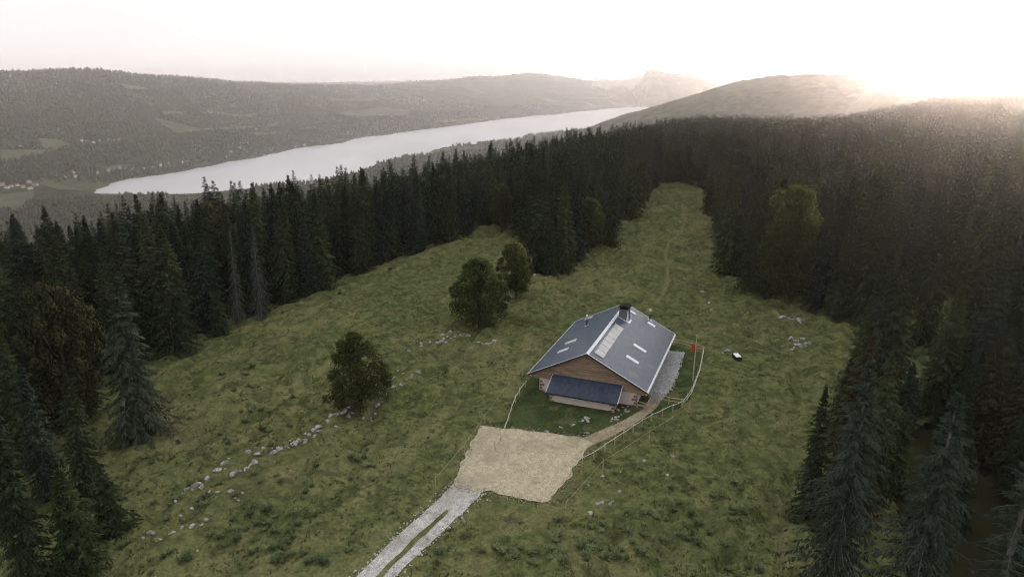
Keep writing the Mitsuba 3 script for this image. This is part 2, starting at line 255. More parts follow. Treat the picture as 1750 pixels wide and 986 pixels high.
def ridge(key, pts, front, back, drop, label, seed, step, amp, rows=26, bsdf='m_hill'):
    """A hill along a crest line, with a front slope towards the valley and a back slope."""
    c = np.array(pts, float); d = np.r_[0, np.cumsum(np.hypot(*np.diff(c[:, :2], axis=0).T))]
    s = np.arange(0, d[-1], step)
    from scipy.interpolate import PchipInterpolator
    p = PchipInterpolator(d, c)(s); tg = np.gradient(p[:, :2], axis=0); tg /= np.linalg.norm(tg, axis=1, keepdims=True)
    tg = np.stack([np.convolve(np.pad(tg[:, k], 12, 'edge'), np.ones(25) / 25, 'valid') for k in (0, 1)], -1)
    nr = np.stack([tg[:, 1], -tg[:, 0]], -1)                                      # right of the crest line's run: the front
    o = np.r_[np.linspace(1, 0, rows)[:-1] ** 1.6 * front, -np.linspace(0, 1, 8) ** 1.3 * back]
    P = p[:, None, :2] + nr[:, None] * o[None, :, None]
    f = np.where(o > 0, o / front, -o / back)
    Z = p[:, 2:3] - (drop * (.55 * f + .45 * f * f))[None]
    k = np.clip(np.abs(o) / (.25 * front), .0, 1)[None]
    q = np.dstack([P, Z * 0 + seed])
    Z = Z + k * (meshkit.fbm(q / [500, 500, 1], 4, seed) - .5) * amp + (meshkit.noise(q / [30, 30, 1], seed) - .5) * 9 * min(1, step / 20)
    n, m = Z.shape; i = np.arange(n * m).reshape(n, m)
    qd = np.stack([i[:-1, :-1], i[1:, :-1], i[1:, 1:], i[:-1, 1:]], -1).reshape(-1, 4)
    shape(key, (np.dstack([P, Z]).reshape(-1, 3), qd), bsdf, True); tag(key, label, kind='structure')
RIDGE1 = [(700, 5700, -380), (720, 5554, -325), (766, 5244, -270), (862, 4824, -183), (916, 4508, -121), (986, 4186, -63), (1031, 3968, -29), (1092, 3744, 13), (1144, 3624, 40), (1216, 3494, 59), (1256, 3374, 69), (1381, 3216, 73), (1426, 3142, 72), (1487, 3002, 59), (1556, 2853, 42), (1619, 2644, 19), (1727, 2392, -7), (1812, 2135, -28)]
ridge('wooded_ridge', RIDGE1[::1], 900, 1500, 330, 'wooded ridge falling to the far end of the lake behind the forest on the right', 5, 14, 70)
ridge('wooded_ridge_001', [(1800, 4760, -20), (1913, 4619, 40), (2097, 4539, 86), (2198, 4379, 108), (2288, 4220, 122), (2329, 4082, 123), (2389, 3931, 108), (2514, 3732, 95), (2557, 3581, 99), (2614, 3287, 99), (2706, 2946, 86), (2750, 2500, 80)], 1100, 1500, 330, 'pale further ridge below the low sun', 6, 18, 60)
ridge('hills', [(-145, 11699, -145), (48, 11700, -126), (672, 11681, -34), (1102, 11648, -79), (1293, 11628, -125), (1405, 11615, -79), (1538, 11598, -115), (1685, 11578, -51), (1823, 11557, -33), (1929, 11540, -106), (2046, 11520, -233)], 900, 1200, 260, 'low rounded wooded hills at the head of the lake', 7, 30, 50)
ridge('mountain', [(1750, 12070, -330), (1844, 12060, -265), (1993, 12036, -131), (2048, 12027, -74), (2165, 12006, 68), (2271, 11987, 209), (2327, 11976, 227), (2488, 11944, 194), (2769, 11882, 156), (3001, 11825, 110), (3232, 11764, 40), (3434, 11707, -24), (3862, 11572, -143), (4300, 11400, -300)], 1100, 1400, 420, 'steep sided tilted summit rising beyond the end of the lake', 8, 26, 60)
ridge('far_hills', [(1100, 18000, 20), (1544, 17934, 54), (2009, 17888, 82), (2840, 17775, 96), (3119, 17728, 165), (3328, 17690, 192), (3815, 17591, 164), (4154, 17514, 205), (4322, 17473, 306), (4444, 17443, 299), (4580, 17408, 258), (4828, 17341, 135), (5160, 17245, 67), (5925, 16997, 40), (9000, 15500, 30)], 2200, 1500, 420, 'very pale far range behind the tilted summit', 9, 60, 60)
ridge('far_hills_001', [(-9000, 13500, -60), (-5381, 15068, -1), (-4475, 15361, 16), (-3276, 15661, 40), (-2526, 15799, 52), (-1760, 15903, 77), (-982, 15970, 53), (200, 16000, 60)], 2200, 2200, 380, 'faint level range on the horizon beyond the long ridge', 10, 60, 40)
scene['haze_air'] = {'type': 'homogeneous', 'albedo': rgb(.955, .94, .955), 'sigma_t': HAZE_SIGMA, 'phase': {'type': 'blendphase', 'weight': .35, 'near_sun': {'type': 'hg', 'g': .952}, 'all_round': {'type': 'isotropic'}}}
hx, hy0, hy1, hz0, hz1 = 12100.0, -3100.0, 19900.0, -347.0, 330.0
scene['haze'] = {'type': 'cube', 'to_world': T().translate([0, (hy0 + hy1) / 2, (hz0 + hz1) / 2]).scale([hx, (hy1 - hy0) / 2, (hz1 - hz0) / 2]), 'bsdf': {'type': 'null'}, 'interior': {'type': 'ref', 'id': 'haze_air'}}
tag('haze', 'evening haze over the valley', kind='stuff')

# sheets that people have laid on the pasture
def sheet(key, poly, step, off, bsdf, label):
    shape(key, drape(poly, step, near_h, off), bsdf, True); tag(key, label, kind='structure')
PARK = Polygon([(-3.8, 74.6), (2, 73.3), (8.5, 71.7), (9.4, 70.2), (7.1, 66.3), (6.2, 63.4), (5.1, 61.5), (3.6, 58.7), (.9, 59.2), (-1.8, 60.5), (-3.6, 60.9), (-6.0, 61.6), (-5.5, 66.3)])
LAWN = Polygon([(-3.9, 74.2), (-.9, 76), (.2, 80), (1.6, 86), (8, 102), (24.5, 101.5), (29.2, 97.6), (26.6, 89.8), (23.5, 82.3), (21.6, 79.2), (19, 77.4), (16.5, 76.6), (12, 73.5), (8.5, 71.4)])
sheet('lawn', ragged(LAWN, .5, .4, 3), .5, .03, 'm_lawn', 'smooth dark green grass round the chalet')
PATH = Polygon([(7.5, 71.0), (10.9, 73.5), (14.1, 76.1), (16.8, 78.9), (17.4, 80.7), (19.0, 80.2), (18.5, 79.2), (15.4, 75.3), (12, 72.0), (9, 69.6), (7.4, 68.0)])
sheet('path', ragged(PATH, .10, .25, 4), .35, .055, 'm_path', 'narrow tan gravel path curving from the parking place to the chalet')
sheet('parking_place', ragged(PARK, .42, .25, 5), .5, .08, 'm_chips', 'roughly square parking place of tan chippings')
TRACK = Polygon([(-6.0, 62.3), (-7.8, 58.5), (-10.1, 54.5), (-11.7, 51.2), (-13.1, 48.1), (-18.4, 37.5), (-15.2, 37.5), (-10, 48.1), (-8.9, 50), (-7, 53.2), (-4.6, 57.5), (-3.0, 60.4), (-4, 61.6)])
sheet('track', ragged(TRACK, .18, .25, 6), .4, .045, 'm_track', 'white stony farm track with two wheel ruts')
MED = Polygon([(-6.3, 57.6), (-8.55, 53.9), (-10.3, 50.6), (-11.5, 48.1), (-16.8, 37.5), (-16.1, 37.5), (-10.95, 48.1), (-9.75, 50.6), (-8.0, 53.8), (-6.0, 57.3)])
sheet('track_verge', ragged(MED, .14, .22, 7), .3, .085, 'm_grass', 'grass strip between the wheel ruts of the track')
TER = Polygon([tuple(W(6.45, 18.6)), (24.4, 98.6), (26.4, 97.7), (22.1, 85.9), (20.6, 83.0), (18.7, 83.9), tuple(W(7.9, 4.2)), tuple(W(6.45, 4.2))])
sheet('terrace', ragged(TER, .12, .3, 8), .5, .065, 'm_terrace', 'grey crushed stone terrace along the right side of the chalet')
sheet('paving', Polygon([(18.7, 83.85), (20.55, 82.95), (19.0, 80.25), (17.3, 80.75), tuple(W(7.85, .9)), tuple(W(7.95, 4.1))]), .5, .072, 'm_slab', 'smooth grey paved strip between the path and the stone terrace')
trail = LineString([(26.9, 122.0), (29.5, 127.5), (32.8, 137.8), (35.3, 149.7), (37.6, 163.6), (41.5, 175.2), (46.9, 186.9), (51.7, 200.2), (57.7, 230.5)])
sheet('trail', ragged(trail.buffer(.42), .35, .4, 12), .4, .10, 'm_trail', 'faint trodden trail winding up the far meadow')

# ---------- tree kinds ----------
def kites(p, d, side, L, Wd):
    """One kite of two triangles per row: from p along d, L long, Wd wide across side."""
    L, Wd = L[:, None], Wd[:, None]
    v = np.stack([p, p + d * L * .42 + side * Wd * .5, p + d * L, p + d * L * .42 - side * Wd * .5], 1).reshape(-1, 3)
    i = np.arange(len(p))[:, None] * 4
    return trimesh.Trimesh(v, np.vstack([i + [0, 1, 2], i + [0, 2, 3]]), process=False)
def unit(a): return a / (np.linalg.norm(a, axis=-1, keepdims=True) + 1e-9)
def spruce(seed, whorls, nb, K, el, ew, H=20.0, R=4.0, z0=.05, sparse=0.0, limbs=False, droop=1.0, power=.85):
    g = np.random.default_rng(seed)
    zc, az, r = [], [], []
    ph = g.uniform(0, 6.28, 4)
    for i in range(whorls):
        f = (i + .5) / whorls; z = H * (z0 + (1 - z0) * (1 - (1 - f) ** 1.15)); n = max(3, int(nb * (1 - .45 * f) + g.uniform(-.5, 1)))
        a = g.uniform(0, 6.28) + np.arange(n) / n * 6.283 + g.normal(0, .25, n)
        t = 1 - z / H
        rr = R * (t ** power) * (t / (t + .06)) * (1 + .16 * np.sin(a + ph[0] + z * .5) + .12 * np.sin(2 * a + ph[1] - z * .9)) * g.uniform(.55, 1.12, n) * g.uniform(.8, 1.1) + .06
        rr *= np.clip(.62 + t * 0 + 2.6 * (z / H), .5, 1)                             # skirts draw in a little near the ground
        k = g.uniform(0, 1, n) > sparse
        zc += [z] * int(k.sum()); az += list(a[k]); r += list(rr[k])
    zc, az, r = map(np.array, (zc, az, r)); zc = zc + g.normal(0, .12, len(zc)); B = len(zc); t = 1 - zc / H
    out = np.stack([np.cos(az), np.sin(az), az * 0], -1); sd = np.stack([-np.sin(az), np.cos(az), az * 0], -1)
    a0 = np.interp(t, [0, .15, .5, 1], [1.3, .55, .05, -.25]) + g.normal(0, .08, B); dp = droop * np.interp(t, [0, .2, 1], [.1, .45, .55])
    def at(u): return out * (r[:, None] * u[..., None] if u.ndim == 1 else r[:, None] * u) + np.stack([az * 0, az * 0, zc + r * (a0 * u - dp * u ** 2 + .28 * dp * u ** 4)], -1)
    P, D, S, Ls, Ws = [], [], [], [], []
    for j in range(K):
        u = np.clip((j + .6) / K * .92 + .10 + g.normal(0, .03, B), .05, 1.0)
        p = at(u); tg = unit(at(u + .02) - p)
        for sgn in (-1, 1):
            if j == K - 1 and sgn == 1: phi = np.zeros(B)
            else: phi = g.uniform(.5, 1.1, B) * sgn
            d = unit(tg * np.cos(phi)[:, None] + sd * np.sin(phi)[:, None] + [0, 0, -1] * (g.uniform(.15, .9, B) * droop)[:, None])
            s_ = unit(np.cross(d, [0, 0, 1.0]) + g.normal(0, .42, (B, 3)))
            P.append(p); D.append(d); S.append(s_)
            l = np.minimum(el * g.uniform(.6, 1.25, B) * (1.15 - .35 * u), .22 + .42 * r); Ls.append(l); Ws.append(np.minimum(ew * g.uniform(.7, 1.3, B), l * .6))
    P, D, S, Ls, Ws = np.vstack(P), np.vstack(D), np.vstack(S), np.concatenate(Ls), np.concatenate(Ws)
    for j in range(7):                                                              # the leader
        f = .86 + .14 * j / 7; a = g.uniform(0, 6.28, 4); l = np.full(4, .05 + .07 * H * (1 - f) + .25)
        P = np.vstack([P, np.tile([0, 0, f * H], (4, 1))]); D = np.vstack([D, unit(np.stack([np.cos(a), np.sin(a), a * 0 + 1.1], -1))]); S = np.vstack([S, np.stack([-np.sin(a), np.cos(a), a * 0], -1)]); Ls = np.r_[Ls, l]; Ws = np.r_[Ws, l * .4]
    crown = kites(P, D, S, Ls, Ws)
    hs = np.array([-.6, 0, .8, H * .35, H * .7, H * .985]); tr = tube(np.c_[hs * 0, hs * 0, hs], H * np.array([.022, .019, .015, .011, .006, .001]), 7)
    if limbs:
        parts = [tr]
        for b in range(B):
            us = np.linspace(0, 1, 5); q = np.array([out[b] * r[b] * u + [0, 0, zc[b] + r[b] * (a0[b] * u - dp[b] * u ** 2 + .28 * dp[b] * u ** 4)] for u in us])
            parts.append(tube(q, np.array([1, .85, .65, .45, .2]) * (.014 + .006 * r[b]), 3, cap=False))
        tr = cat(parts)
    return tr, crown
def broadleaf(seed, lobes, per, size, prof, H=12.0, R=5.0, z0=.12):
    g = np.random.default_rng(seed); C, rad = [], []
    for i in range(lobes):
        f = (i + .5) / lobes; z = H * (z0 + (1 - z0) * f); rr = R * np.interp(f, *prof)
        a = i * 2.399 + g.normal(0, .3); k = g.uniform(.6, 1.0) ** .5
        lr = g.uniform(.17, .34) * R * (1 - .30 * f)
        C.append([np.cos(a) * max(rr - lr * .6, 0) * k, np.sin(a) * max(rr - lr * .6, 0) * k, min(z, H - lr * .8)]); rad.append(lr)
    for i in range(26):                                                             # boughs that stand out of the outline
        f = g.uniform(.08, .97); a = g.uniform(0, 6.28); rr = R * np.interp(f, *prof) * g.uniform(.88, 1.03)
        C.append([np.cos(a) * rr, np.sin(a) * rr, H * (z0 + (1 - z0) * f)]); rad.append(R * g.uniform(.10, .19))
    for i in range(lobes // 2):                                                     # an inner core, so that the crown is not a shell
        f = (i + .5) / (lobes // 2); a = g.uniform(0, 6.28); q = R * np.interp(f, *prof) * g.uniform(.1, .45)
        C.append([np.cos(a) * q, np.sin(a) * q, H * (z0 + .06 + (.82 - z0) * f)]); rad.append(.26 * R * (1 - .35 * f))
    C, rad = np.array(C), np.array(rad); lobes = len(C); n = lobes * per
    idx = np.repeat(np.arange(lobes), per); d = unit(g.normal(0, 1, (n, 3)) + [0, 0, .35])
    p = C[idx] + d * (rad[idx] * g.uniform(.55, 1.12, n))[:, None] * [1, 1, .85]
    fd = unit(np.cross(d, g.normal(0, 1, (n, 3))) + d * .25 + [0, 0, -.2]); s_ = unit(np.cross(fd, d + g.normal(0, .55, (n, 3))))
    crown = kites(p - fd * size * .4, fd, s_, size * g.uniform(.6, 1.4, n), size * g.uniform(.5, .9, n))
    hs = np.array([-.5, 0, .6, H * .4, H * .75]); parts = [tube(np.c_[hs * 0 + [0, 0, .05, .15, .1], hs * 0, hs], H * np.array([.036, .030, .024, .017, .006]), 8)]
    for i in range(0, lobes, 3):
        b = np.array([0, 0, max(.08 * H, C[i][2] * .62)]); m = (b + C[i]) / 2 + [0, 0, -.05 * H]
        parts.append(tube([b, m, C[i]], [.010 * H, .007 * H, .003 * H], 5, cap=False))
    return cat(parts), crown
OVAL = ([0, .12, .35, .6, .82, 1], [.75, .98, 1, .84, .52, .12])
DOME = ([0, .15, .45, .7, .88, 1], [.55, .85, 1, .92, .62, .2])
CONE = ([0, .1, .3, .6, .85, 1], [.85, 1, 1, .78, .46, .12])
KIND = {}
def kind(name, tc, leafm, barkm):
    group_of(f'kind_{name}_trunk', tc[0], barkm, 40); group_of(f'kind_{name}_crown', tc[1], leafm); KIND[name] = float(tc[1].vertices[:, 2].max())
for v in range(4): kind(f'spruce{v}', spruce(100 + v, 46, 9, 8, .82, .27, R=(4.0, 3.5, 4.3, 3.8)[v], power=(.75, .65, .82, .70)[v]), ('m_needles', 'm_needles_blue', 'm_needles', 'm_needles_light')[v], 'm_bark')
for v in range(3): kind(f'mid{v}', spruce(200 + v, 30, 8, 4, 1.3, .50, power=.72, R=(4.0, 3.6, 4.3)[v]), ('m_needles', 'm_needles_blue', 'm_needles_light')[v], 'm_bark')
for v in range(3): kind(f'far{v}', spruce(300 + v, 22, 7, 3, 1.6, .62, power=.72, R=(4.0, 3.6, 4.2)[v]), ('m_needles', 'm_needles_blue', 'm_needles_light')[v], 'm_bark')
for v in range(2): kind(f'grey{v}', spruce(400 + v, 44, 8, 13, .60, .145, R=4.0, sparse=.14, limbs=True, droop=1.25), 'm_needles_grey', 'm_bark_pale')
for v in range(2): kind(f'brown{v}', spruce(450 + v, 44, 9, 8, .8, .27, R=4.0, power=.75), 'm_needles_brown', 'm_bark')
for v in range(2): kind(f'dead{v}', spruce(500 + v, 38, 8, 8, .62, .13, R=3.6, sparse=.15, limbs=True, droop=1.5), 'm_dead_twigs', 'm_bark_pale')
kind('ash0', spruce(410, 48, 9, 11, .80, .24, R=4.0, sparse=.04, limbs=True, droop=1.3, power=.72), 'm_needles_ash', 'm_bark_pale')
kind('sparse0', spruce(550, 24, 6, 14, .55, .16, R=4.6, sparse=.22, limbs=True, droop=1.2, power=.7), 'm_needles_grey', 'm_bark_pale')
kind('young0', spruce(600, 24, 8, 5, 1.5, .55, R=4.6, z0=.02), 'm_needles', 'm_bark')
for v in range(2): kind(f'beech{v}', broadleaf(700 + v, 56, 150, .34, (OVAL, DOME)[v]), ('m_leaf', 'm_leaf_olive')[v], 'm_bark')
kind('beech2', broadleaf(720, 60, 160, .34, DOME), 'm_leaf_dark', 'm_bark')
kind('round0', broadleaf(750, 56, 160, .30, CONE, R=4.4, z0=.06), 'm_leaf_olive', 'm_bark')
kind('beechfar0', broadleaf(760, 34, 34, .85, DOME), 'm_leaf_dark', 'm_bark')

count = {}
def tree(name, kd, x, y, H, R, label, category, group=None, rot=None, z=None):
    i = count.get(name, 0); count[name] = i + 1; key = name if i == 0 else numbered(name, i)
    base = 5.0 if kd.startswith(('beech', 'round')) else 4.0; base = 4.4 if kd.startswith('round') else base
    m = place(x, y, (near_h([x], [y])[0] if z is None else z) - .15, R / base, H / KIND[kd], rng.uniform(0, 360) if rot is None else rot, (rng.normal(0, 1.2), rng.normal(0, 1.2)))
    inst(key + '__trunk', f'kind_{kd}_trunk', m); inst(key + '__crown', f'kind_{kd}_crown', m)
    tag(key, label, category, group)
HEROES = [
 ('ash0', -43.7, 71.6, 20.2, 4.7, 'tall ashen grey green spruce standing alone at the meadow edge on the left'),
 ('spruce0', -53.5, 101.4, 20.6, 5.2, 'large dark green spruce with wide drooping skirts, behind the ashen spruce'),
 ('dead0', -49.4, 116.3, 17.9, 2.7, 'bare grey dead spruce, the left one of the pair at the left meadow edge'),
 ('dead1', -45.7, 117.5, 17.8, 2.8, 'bare grey dead spruce, the right one of the pair at the left meadow edge'),
 ('young0', -49.6, 109.1, 8.6, 2.1, 'small young spruce with a neat cone shape in front of the two dead spruces'),
 ('spruce1', -46.4, 59.6, 14.6, 2.8, 'bright green spruce low in the dark corner wood, left of its twin'),
 ('spruce2', -42.7, 59.7, 13.4, 2.8, 'bright green spruce low in the dark corner wood, nearest the ashen spruce'),
 ('spruce3', -52.4, 65.3, 16.2, 3.2, 'dark spruce in front of the brownish round beech on the left'),
 ('beech2', -52.2, 73.3, 18.2, 4.6, 'brownish green round topped beech in the left corner wood'),
 ('dead0', -77.8, 111.4, 16.5, 2.8, 'thin dead spruce top rising behind the round topped beech on the left'),
 ('dead1', -92.6, 122.7, 20.3, 3.1, 'leaning dead spruce top against the dark wood at the left margin'),
 ('spruce0', -58.2, 70.8, 18.5, 3.8, 'dark broad spruce at the very left margin of the corner wood'),
 ('spruce0', -39.2, 46.5, 16.9, 3.1, 'tall dark spruce in the bottom left corner'),
 ('spruce3', -36.6, 48.6, 10.5, 3.4, 'low broad dark spruce reaching over the bottom left grass'),
 ('spruce1', -47.1, 55.0, 17.7, 3.0, 'dark spruce at the left margin between the beech and the corner spruce'),
 ('young0', -37.6, 54.6, 7.2, 2.6, 'low dark young spruce under the corner spruces beside the scattered stones'),
 ('round0', -19.5, 79.9, 10.6, 4.0, 'bushy cone shaped tree with a sunlit top beside the tumbled stone line'),
 ('beech0', -5.5, 109.4, 12.6, 5.0, 'broad leafy tree with a yellow lit crown standing behind the chalet'),
 ('beech1', 0.8, 123.5, 11.0, 3.4, 'smaller round leafy tree just behind the broad lit tree'),
 ('spruce2', 5.1, 142.6, 21.1, 5.2, 'tall full spruce at the near tip of the tongue of wood'),
 ('spruce3', 11.1, 143.5, 20.3, 4.7, 'tall full spruce beside the tip of the tongue of wood, nearer the chalet'),
 ('spruce0', 7.8, 139.2, 14.0, 3.1, 'shorter spruce between the two tall ones at the tip of the tongue of wood'),
 ('beech1', 19.0, 166.4, 13.7, 4.2, 'yellow green leafy tree on the meadow side of the tongue of wood'),
 ('spruce1', 15.2, 155.9, 18.6, 4.1, 'spruce directly in front of the yellow green leafy tree'),
 ('spruce2', 25.4, 173.3, 17.9, 4.6, 'spruce behind the yellow green leafy tree where the meadow narrows'),
 ('beech1', -2.8, 188.0, 13.6, 3.3, 'pale lit leafy tree at the top end of the left meadow'),
 ('beech1', 51.8, 123.0, 22.5, 5.1, 'tall leafy tree with a golden rim, front of the right forest'),
 ('spruce3', 47.0, 144.8, 21.8, 4.8, 'spruce at the corner of the right forest by the far meadow'),
 ('spruce0', 48.2, 132.3, 25.2, 4.5, 'tallest spruce left of the golden rimmed leafy tree'),
 ('spruce1', 58.9, 102.3, 14.8, 4.6, 'short wide spruce standing out from the right forest above the stones'),
 ('spruce2', 64.3, 100.1, 22.8, 4.2, 'tall spruce just right of the short wide spruce'),
 ('spruce3', 70.4, 99.5, 23.8, 4.0, 'very tall spruce, left one of a close pair in the right forest'),
 ('spruce0', 71.9, 97.6, 23.1, 3.6, 'very tall spruce, right one of a close pair in the right forest'),
 ('spruce1', 53.6, 78.3, 14.0, 3.1, 'narrow dark spruce in front of the close pair'),
 ('brown0', 52.1, 62.8, 17.2, 3.7, 'brownish spruce at the right margin, further right of the two'),
 ('brown1', 50.2, 65.3, 15.5, 3.3, 'brownish spruce near the right margin, left of its neighbour'),
 ('brown0', 30.2, 54.4, 20.2, 3.9, 'olive brown topped spruce behind the grey foreground spruces'),
 ('grey1', 25.9, 46.4, 20.6, 5.0, 'shaggy grey spruce with pale dead limbs, left foreground one of the bottom right group'),
 ('grey0', 30.1, 42.6, 20.8, 5.3, 'shaggy grey spruce with level boughs in the middle of the bottom right group'),
 ('sparse0', 33.6, 39.3, 17.6, 5.0, 'thin open spruce with few hanging boughs in the bottom right corner'),
 ('spruce2', 28.5, 57.0, 14.2, 2.3, 'slim green spruce on the meadow side of the olive brown topped spruce'),
 ('spruce3', 34.9, 58.3, 16.1, 3.2, 'dark green spruce behind the two shaggy grey spruces'),
 ('spruce1', 55.9, 118.8, 21.5, 4.3, 'dark spruce immediately right of the golden rimmed leafy tree'),
 ('spruce2', 57.2, 113.6, 20.3, 3.9, 'dark spruce second to the right of the golden rimmed leafy tree'),
 ('spruce3', 50.1, 128.4, 20.2, 4.0, 'dark spruce close behind and left of the golden rimmed leafy tree'),
]
LOW = [(40, 66), (45, 71), (44, 61), (38, 61), (49, 58), (55, 62), (41, 54), (47, 53), (53, 55), (57, 69), (36, 67), (59, 76), (62, 70), (52, 70), (48, 66), (37, 50), (43, 48), (61, 62), (65, 78), (68, 72), (58, 50), (63, 55)]
HEROES += [(f'spruce{i % 4}', x + .5 * math.sin(i * 7), y + .6 * math.cos(i * 5), 8.5 + 3.2 * abs(math.sin(i * 3.3)) + max(0, y - 66) * .15, 2.6, None) for i, (x, y) in enumerate(LOW)]
NAMES = {'dead': ('dead_spruce_tree', 'dead tree'), 'beec': ('beech_tree', 'tree'), 'roun': ('beech_tree', 'tree')}
for kd, x, y, H, R, lab in HEROES:
    nm, ct = NAMES.get(kd[:4], ('spruce_tree', 'spruce'))
    tree(nm, kd, x, y, H, R, lab or 'low dark spruce filling the shaded hollow behind the grey foreground spruces', ct, None if lab else 'low spruces of the shaded hollow')
# the woods: a jittered grid of trees outside the meadow
hero_xy = np.array([[h[1], h[2]] for h in HEROES])
gx, gy = np.meshgrid(np.arange(-190, 760, 5.3), np.arange(28, 1040, 5.3)); gx = gx + (np.arange(gx.shape[0]) % 2)[:, None] * 2.3
P = np.stack([gx.ravel(), gy.ravel()], -1) + rng.normal(0, 1.25, (gx.size, 2))
s_, t_ = -.934 * P[:, 0] + .358 * P[:, 1], .358 * P[:, 0] + .934 * P[:, 1]
azm, dd = np.degrees(np.arctan2(P[:, 0], P[:, 1])), np.hypot(P[:, 0], P[:, 1])
k = (shapely.distance(shapely.points(P), MEADOW) > 1.2 + 9 * np.clip(meshkit.noise(np.c_[P / 9, P[:, :1] * 0], 77) - .42, 0, 1)) & (np.abs(azm) < 46) & (s_ < np.interp(t_, [0, 300, 600, 900], [205, 215, 200, 160])) & (dd < 1000) & (s_ > -420)
k &= np.where(P[:, 0] < 0, dd > 78, dd > 80) & (P[:, 1] > 34) & (np.linalg.norm(P[:, None] - hero_xy[None], axis=-1).min(1) > 2.4)
k &= ~((P[:, 0] > 0) & (P[:, 0] < 60) & (P[:, 1] < 72))
k &= ~((dd > 330) & (rng.uniform(0, 1, len(P)) < np.clip((dd - 330) / 900, 0, .3)))
P, s_, dd = P[k], s_[k], dd[k]
edge = shapely.distance(shapely.points(P), MEADOW)
order = np.argsort(dd + 1.6 * np.clip(edge, 0, 60)); P, s_, dd, edge = P[order], s_[order], dd[order], edge[order]
PH = np.clip(rng.normal(18.4, 2.5, len(P)), 9, 23.5) * np.where(rng.uniform(0, 1, len(P)) < .04, 1.10, 1)
SINGLE = 265
ZONES = [(lambda s, x, y, e: s > 60 and e < 9, 'spruce in the front row along the left side of the meadow', 'spruces lining the left meadow edge'),
         (lambda s, x, y, e: s > 60, 'spruce deeper in the dark wood left of the meadow', 'spruces deep in the left wood'),
         (lambda s, x, y, e: s > 25 and y > 140, 'spruce of the wood between the two meadow arms', 'spruces in the tongue of wood'),
         (lambda s, x, y, e: e < 9, 'spruce in the front row along the right side of the meadow', 'spruces lining the right meadow edge'),
         (lambda s, x, y, e: True, 'spruce deeper in the hazy forest right of the meadow', 'spruces deep in the right forest')]
n_far = 0
for i in range(len(P)):
    x, y = P[i]; d = dd[i]; H = PH[i]; R = H * rng.uniform(.18, .245)
    if i < SINGLE:
        kd = f'spruce{rng.integers(4)}' if d < 190 or edge[i] < 3 else f'mid{rng.integers(3)}'
        z = next(z for z in ZONES if z[0](s_[i], x, y, edge[i]))
        far = .358 * x + .934 * y; cut = (118, 165) if z[0](70, x, y, 0) and s_[i] > 60 else (100, 150); w = 0 if far < cut[0] else 1 if far < cut[1] else 2
        part_ = ('nearest third, ', 'middle third, ', 'farthest third, ')[w] + ('tall' if H > 18.6 else 'shorter')
        tree('spruce_tree', kd, x, y, H, R, f'{part_} {z[1]}', 'spruce', f'{z[2]}, {part_}', z=slope_h(x, y) if edge[i] > 5 else None)
    else:
        n_far += 1
        leafy = rng.uniform(0, 1) < .045
        kd = 'beechfar0' if leafy else (f'spruce{rng.integers(4)}' if d < 165 else f'mid{rng.integers(3)}' if d < 400 else f'far{rng.integers(3)}')
        inst(f'forest__{n_far:04d}', f'kind_{kd}_crown', place(x, y, slope_h(x, y) - .3, R / (5.0 if leafy else 4.0) * (1.1 if leafy else 1), H * (.85 if leafy else 1) / KIND[kd], rng.uniform(0, 360), (rng.normal(0, 1.2), rng.normal(0, 1.2))))
tag('forest', 'dense dark spruce forest stretching back over the ridge', kind='stuff')
# the woods of the valley and far shore, too small to tell apart
q = rng.uniform([-3400, 1450], [2600, 8200], (150000, 2)); dq = np.hypot(q[:, 0], q[:, 1])
k = (np.abs(np.degrees(np.arctan2(q[:, 0], q[:, 1]))) < 40) & (rng.uniform(0, 1, len(q)) < np.clip(3200 / dq, .1, 1) ** 1.4) & ~shapely.contains_xy(LAKE.buffer(4), q[:, 0], q[:, 1])
for f in F_POLY: k &= ~shapely.contains_xy(f, q[:, 0], q[:, 1])
q = q[k]; z = vz(q[:, 0], q[:, 1])
nearlake = np.clip((z - LAKE_Z) / 60, 0, 1); patch = meshkit.fbm(np.c_[q / 330, q[:, :1] * 0], 3, 40)
k = (patch < .52 + .4 * nearlake) & (q[:, 0] * -.934 + q[:, 1] * .358 > 640); q, z = q[k], z[k]; n = len(q)
h, w = rng.uniform(11, 22, n), rng.uniform(4.5, 7.5, n); a = rng.uniform(0, 6.28, n)
ring = np.stack([np.stack([q[:, 0] + w * np.cos(a + j * 1.2566), q[:, 1] + w * np.sin(a + j * 1.2566), z + h * rng.uniform(.15, .5, n)], -1) for j in range(5)], 1)
v = np.concatenate([ring, np.stack([q[:, 0], q[:, 1], z + h], -1)[:, None], np.stack([q[:, 0], q[:, 1], z - 3], -1)[:, None]], 1).reshape(-1, 3)
i = np.arange(n)[:, None] * 7
shape('far_woods', trimesh.Trimesh(v, np.vstack([i + f for j in range(5) for f in ([j, (j + 1) % 5, 5], [(j + 1) % 5, j, 6])]), process=False), 'm_far_trees')
tag('far_woods', 'tiny massed trees clothing the shores and slopes round the lake', kind='stuff')
print('trees', len(P), 'far woods', n)

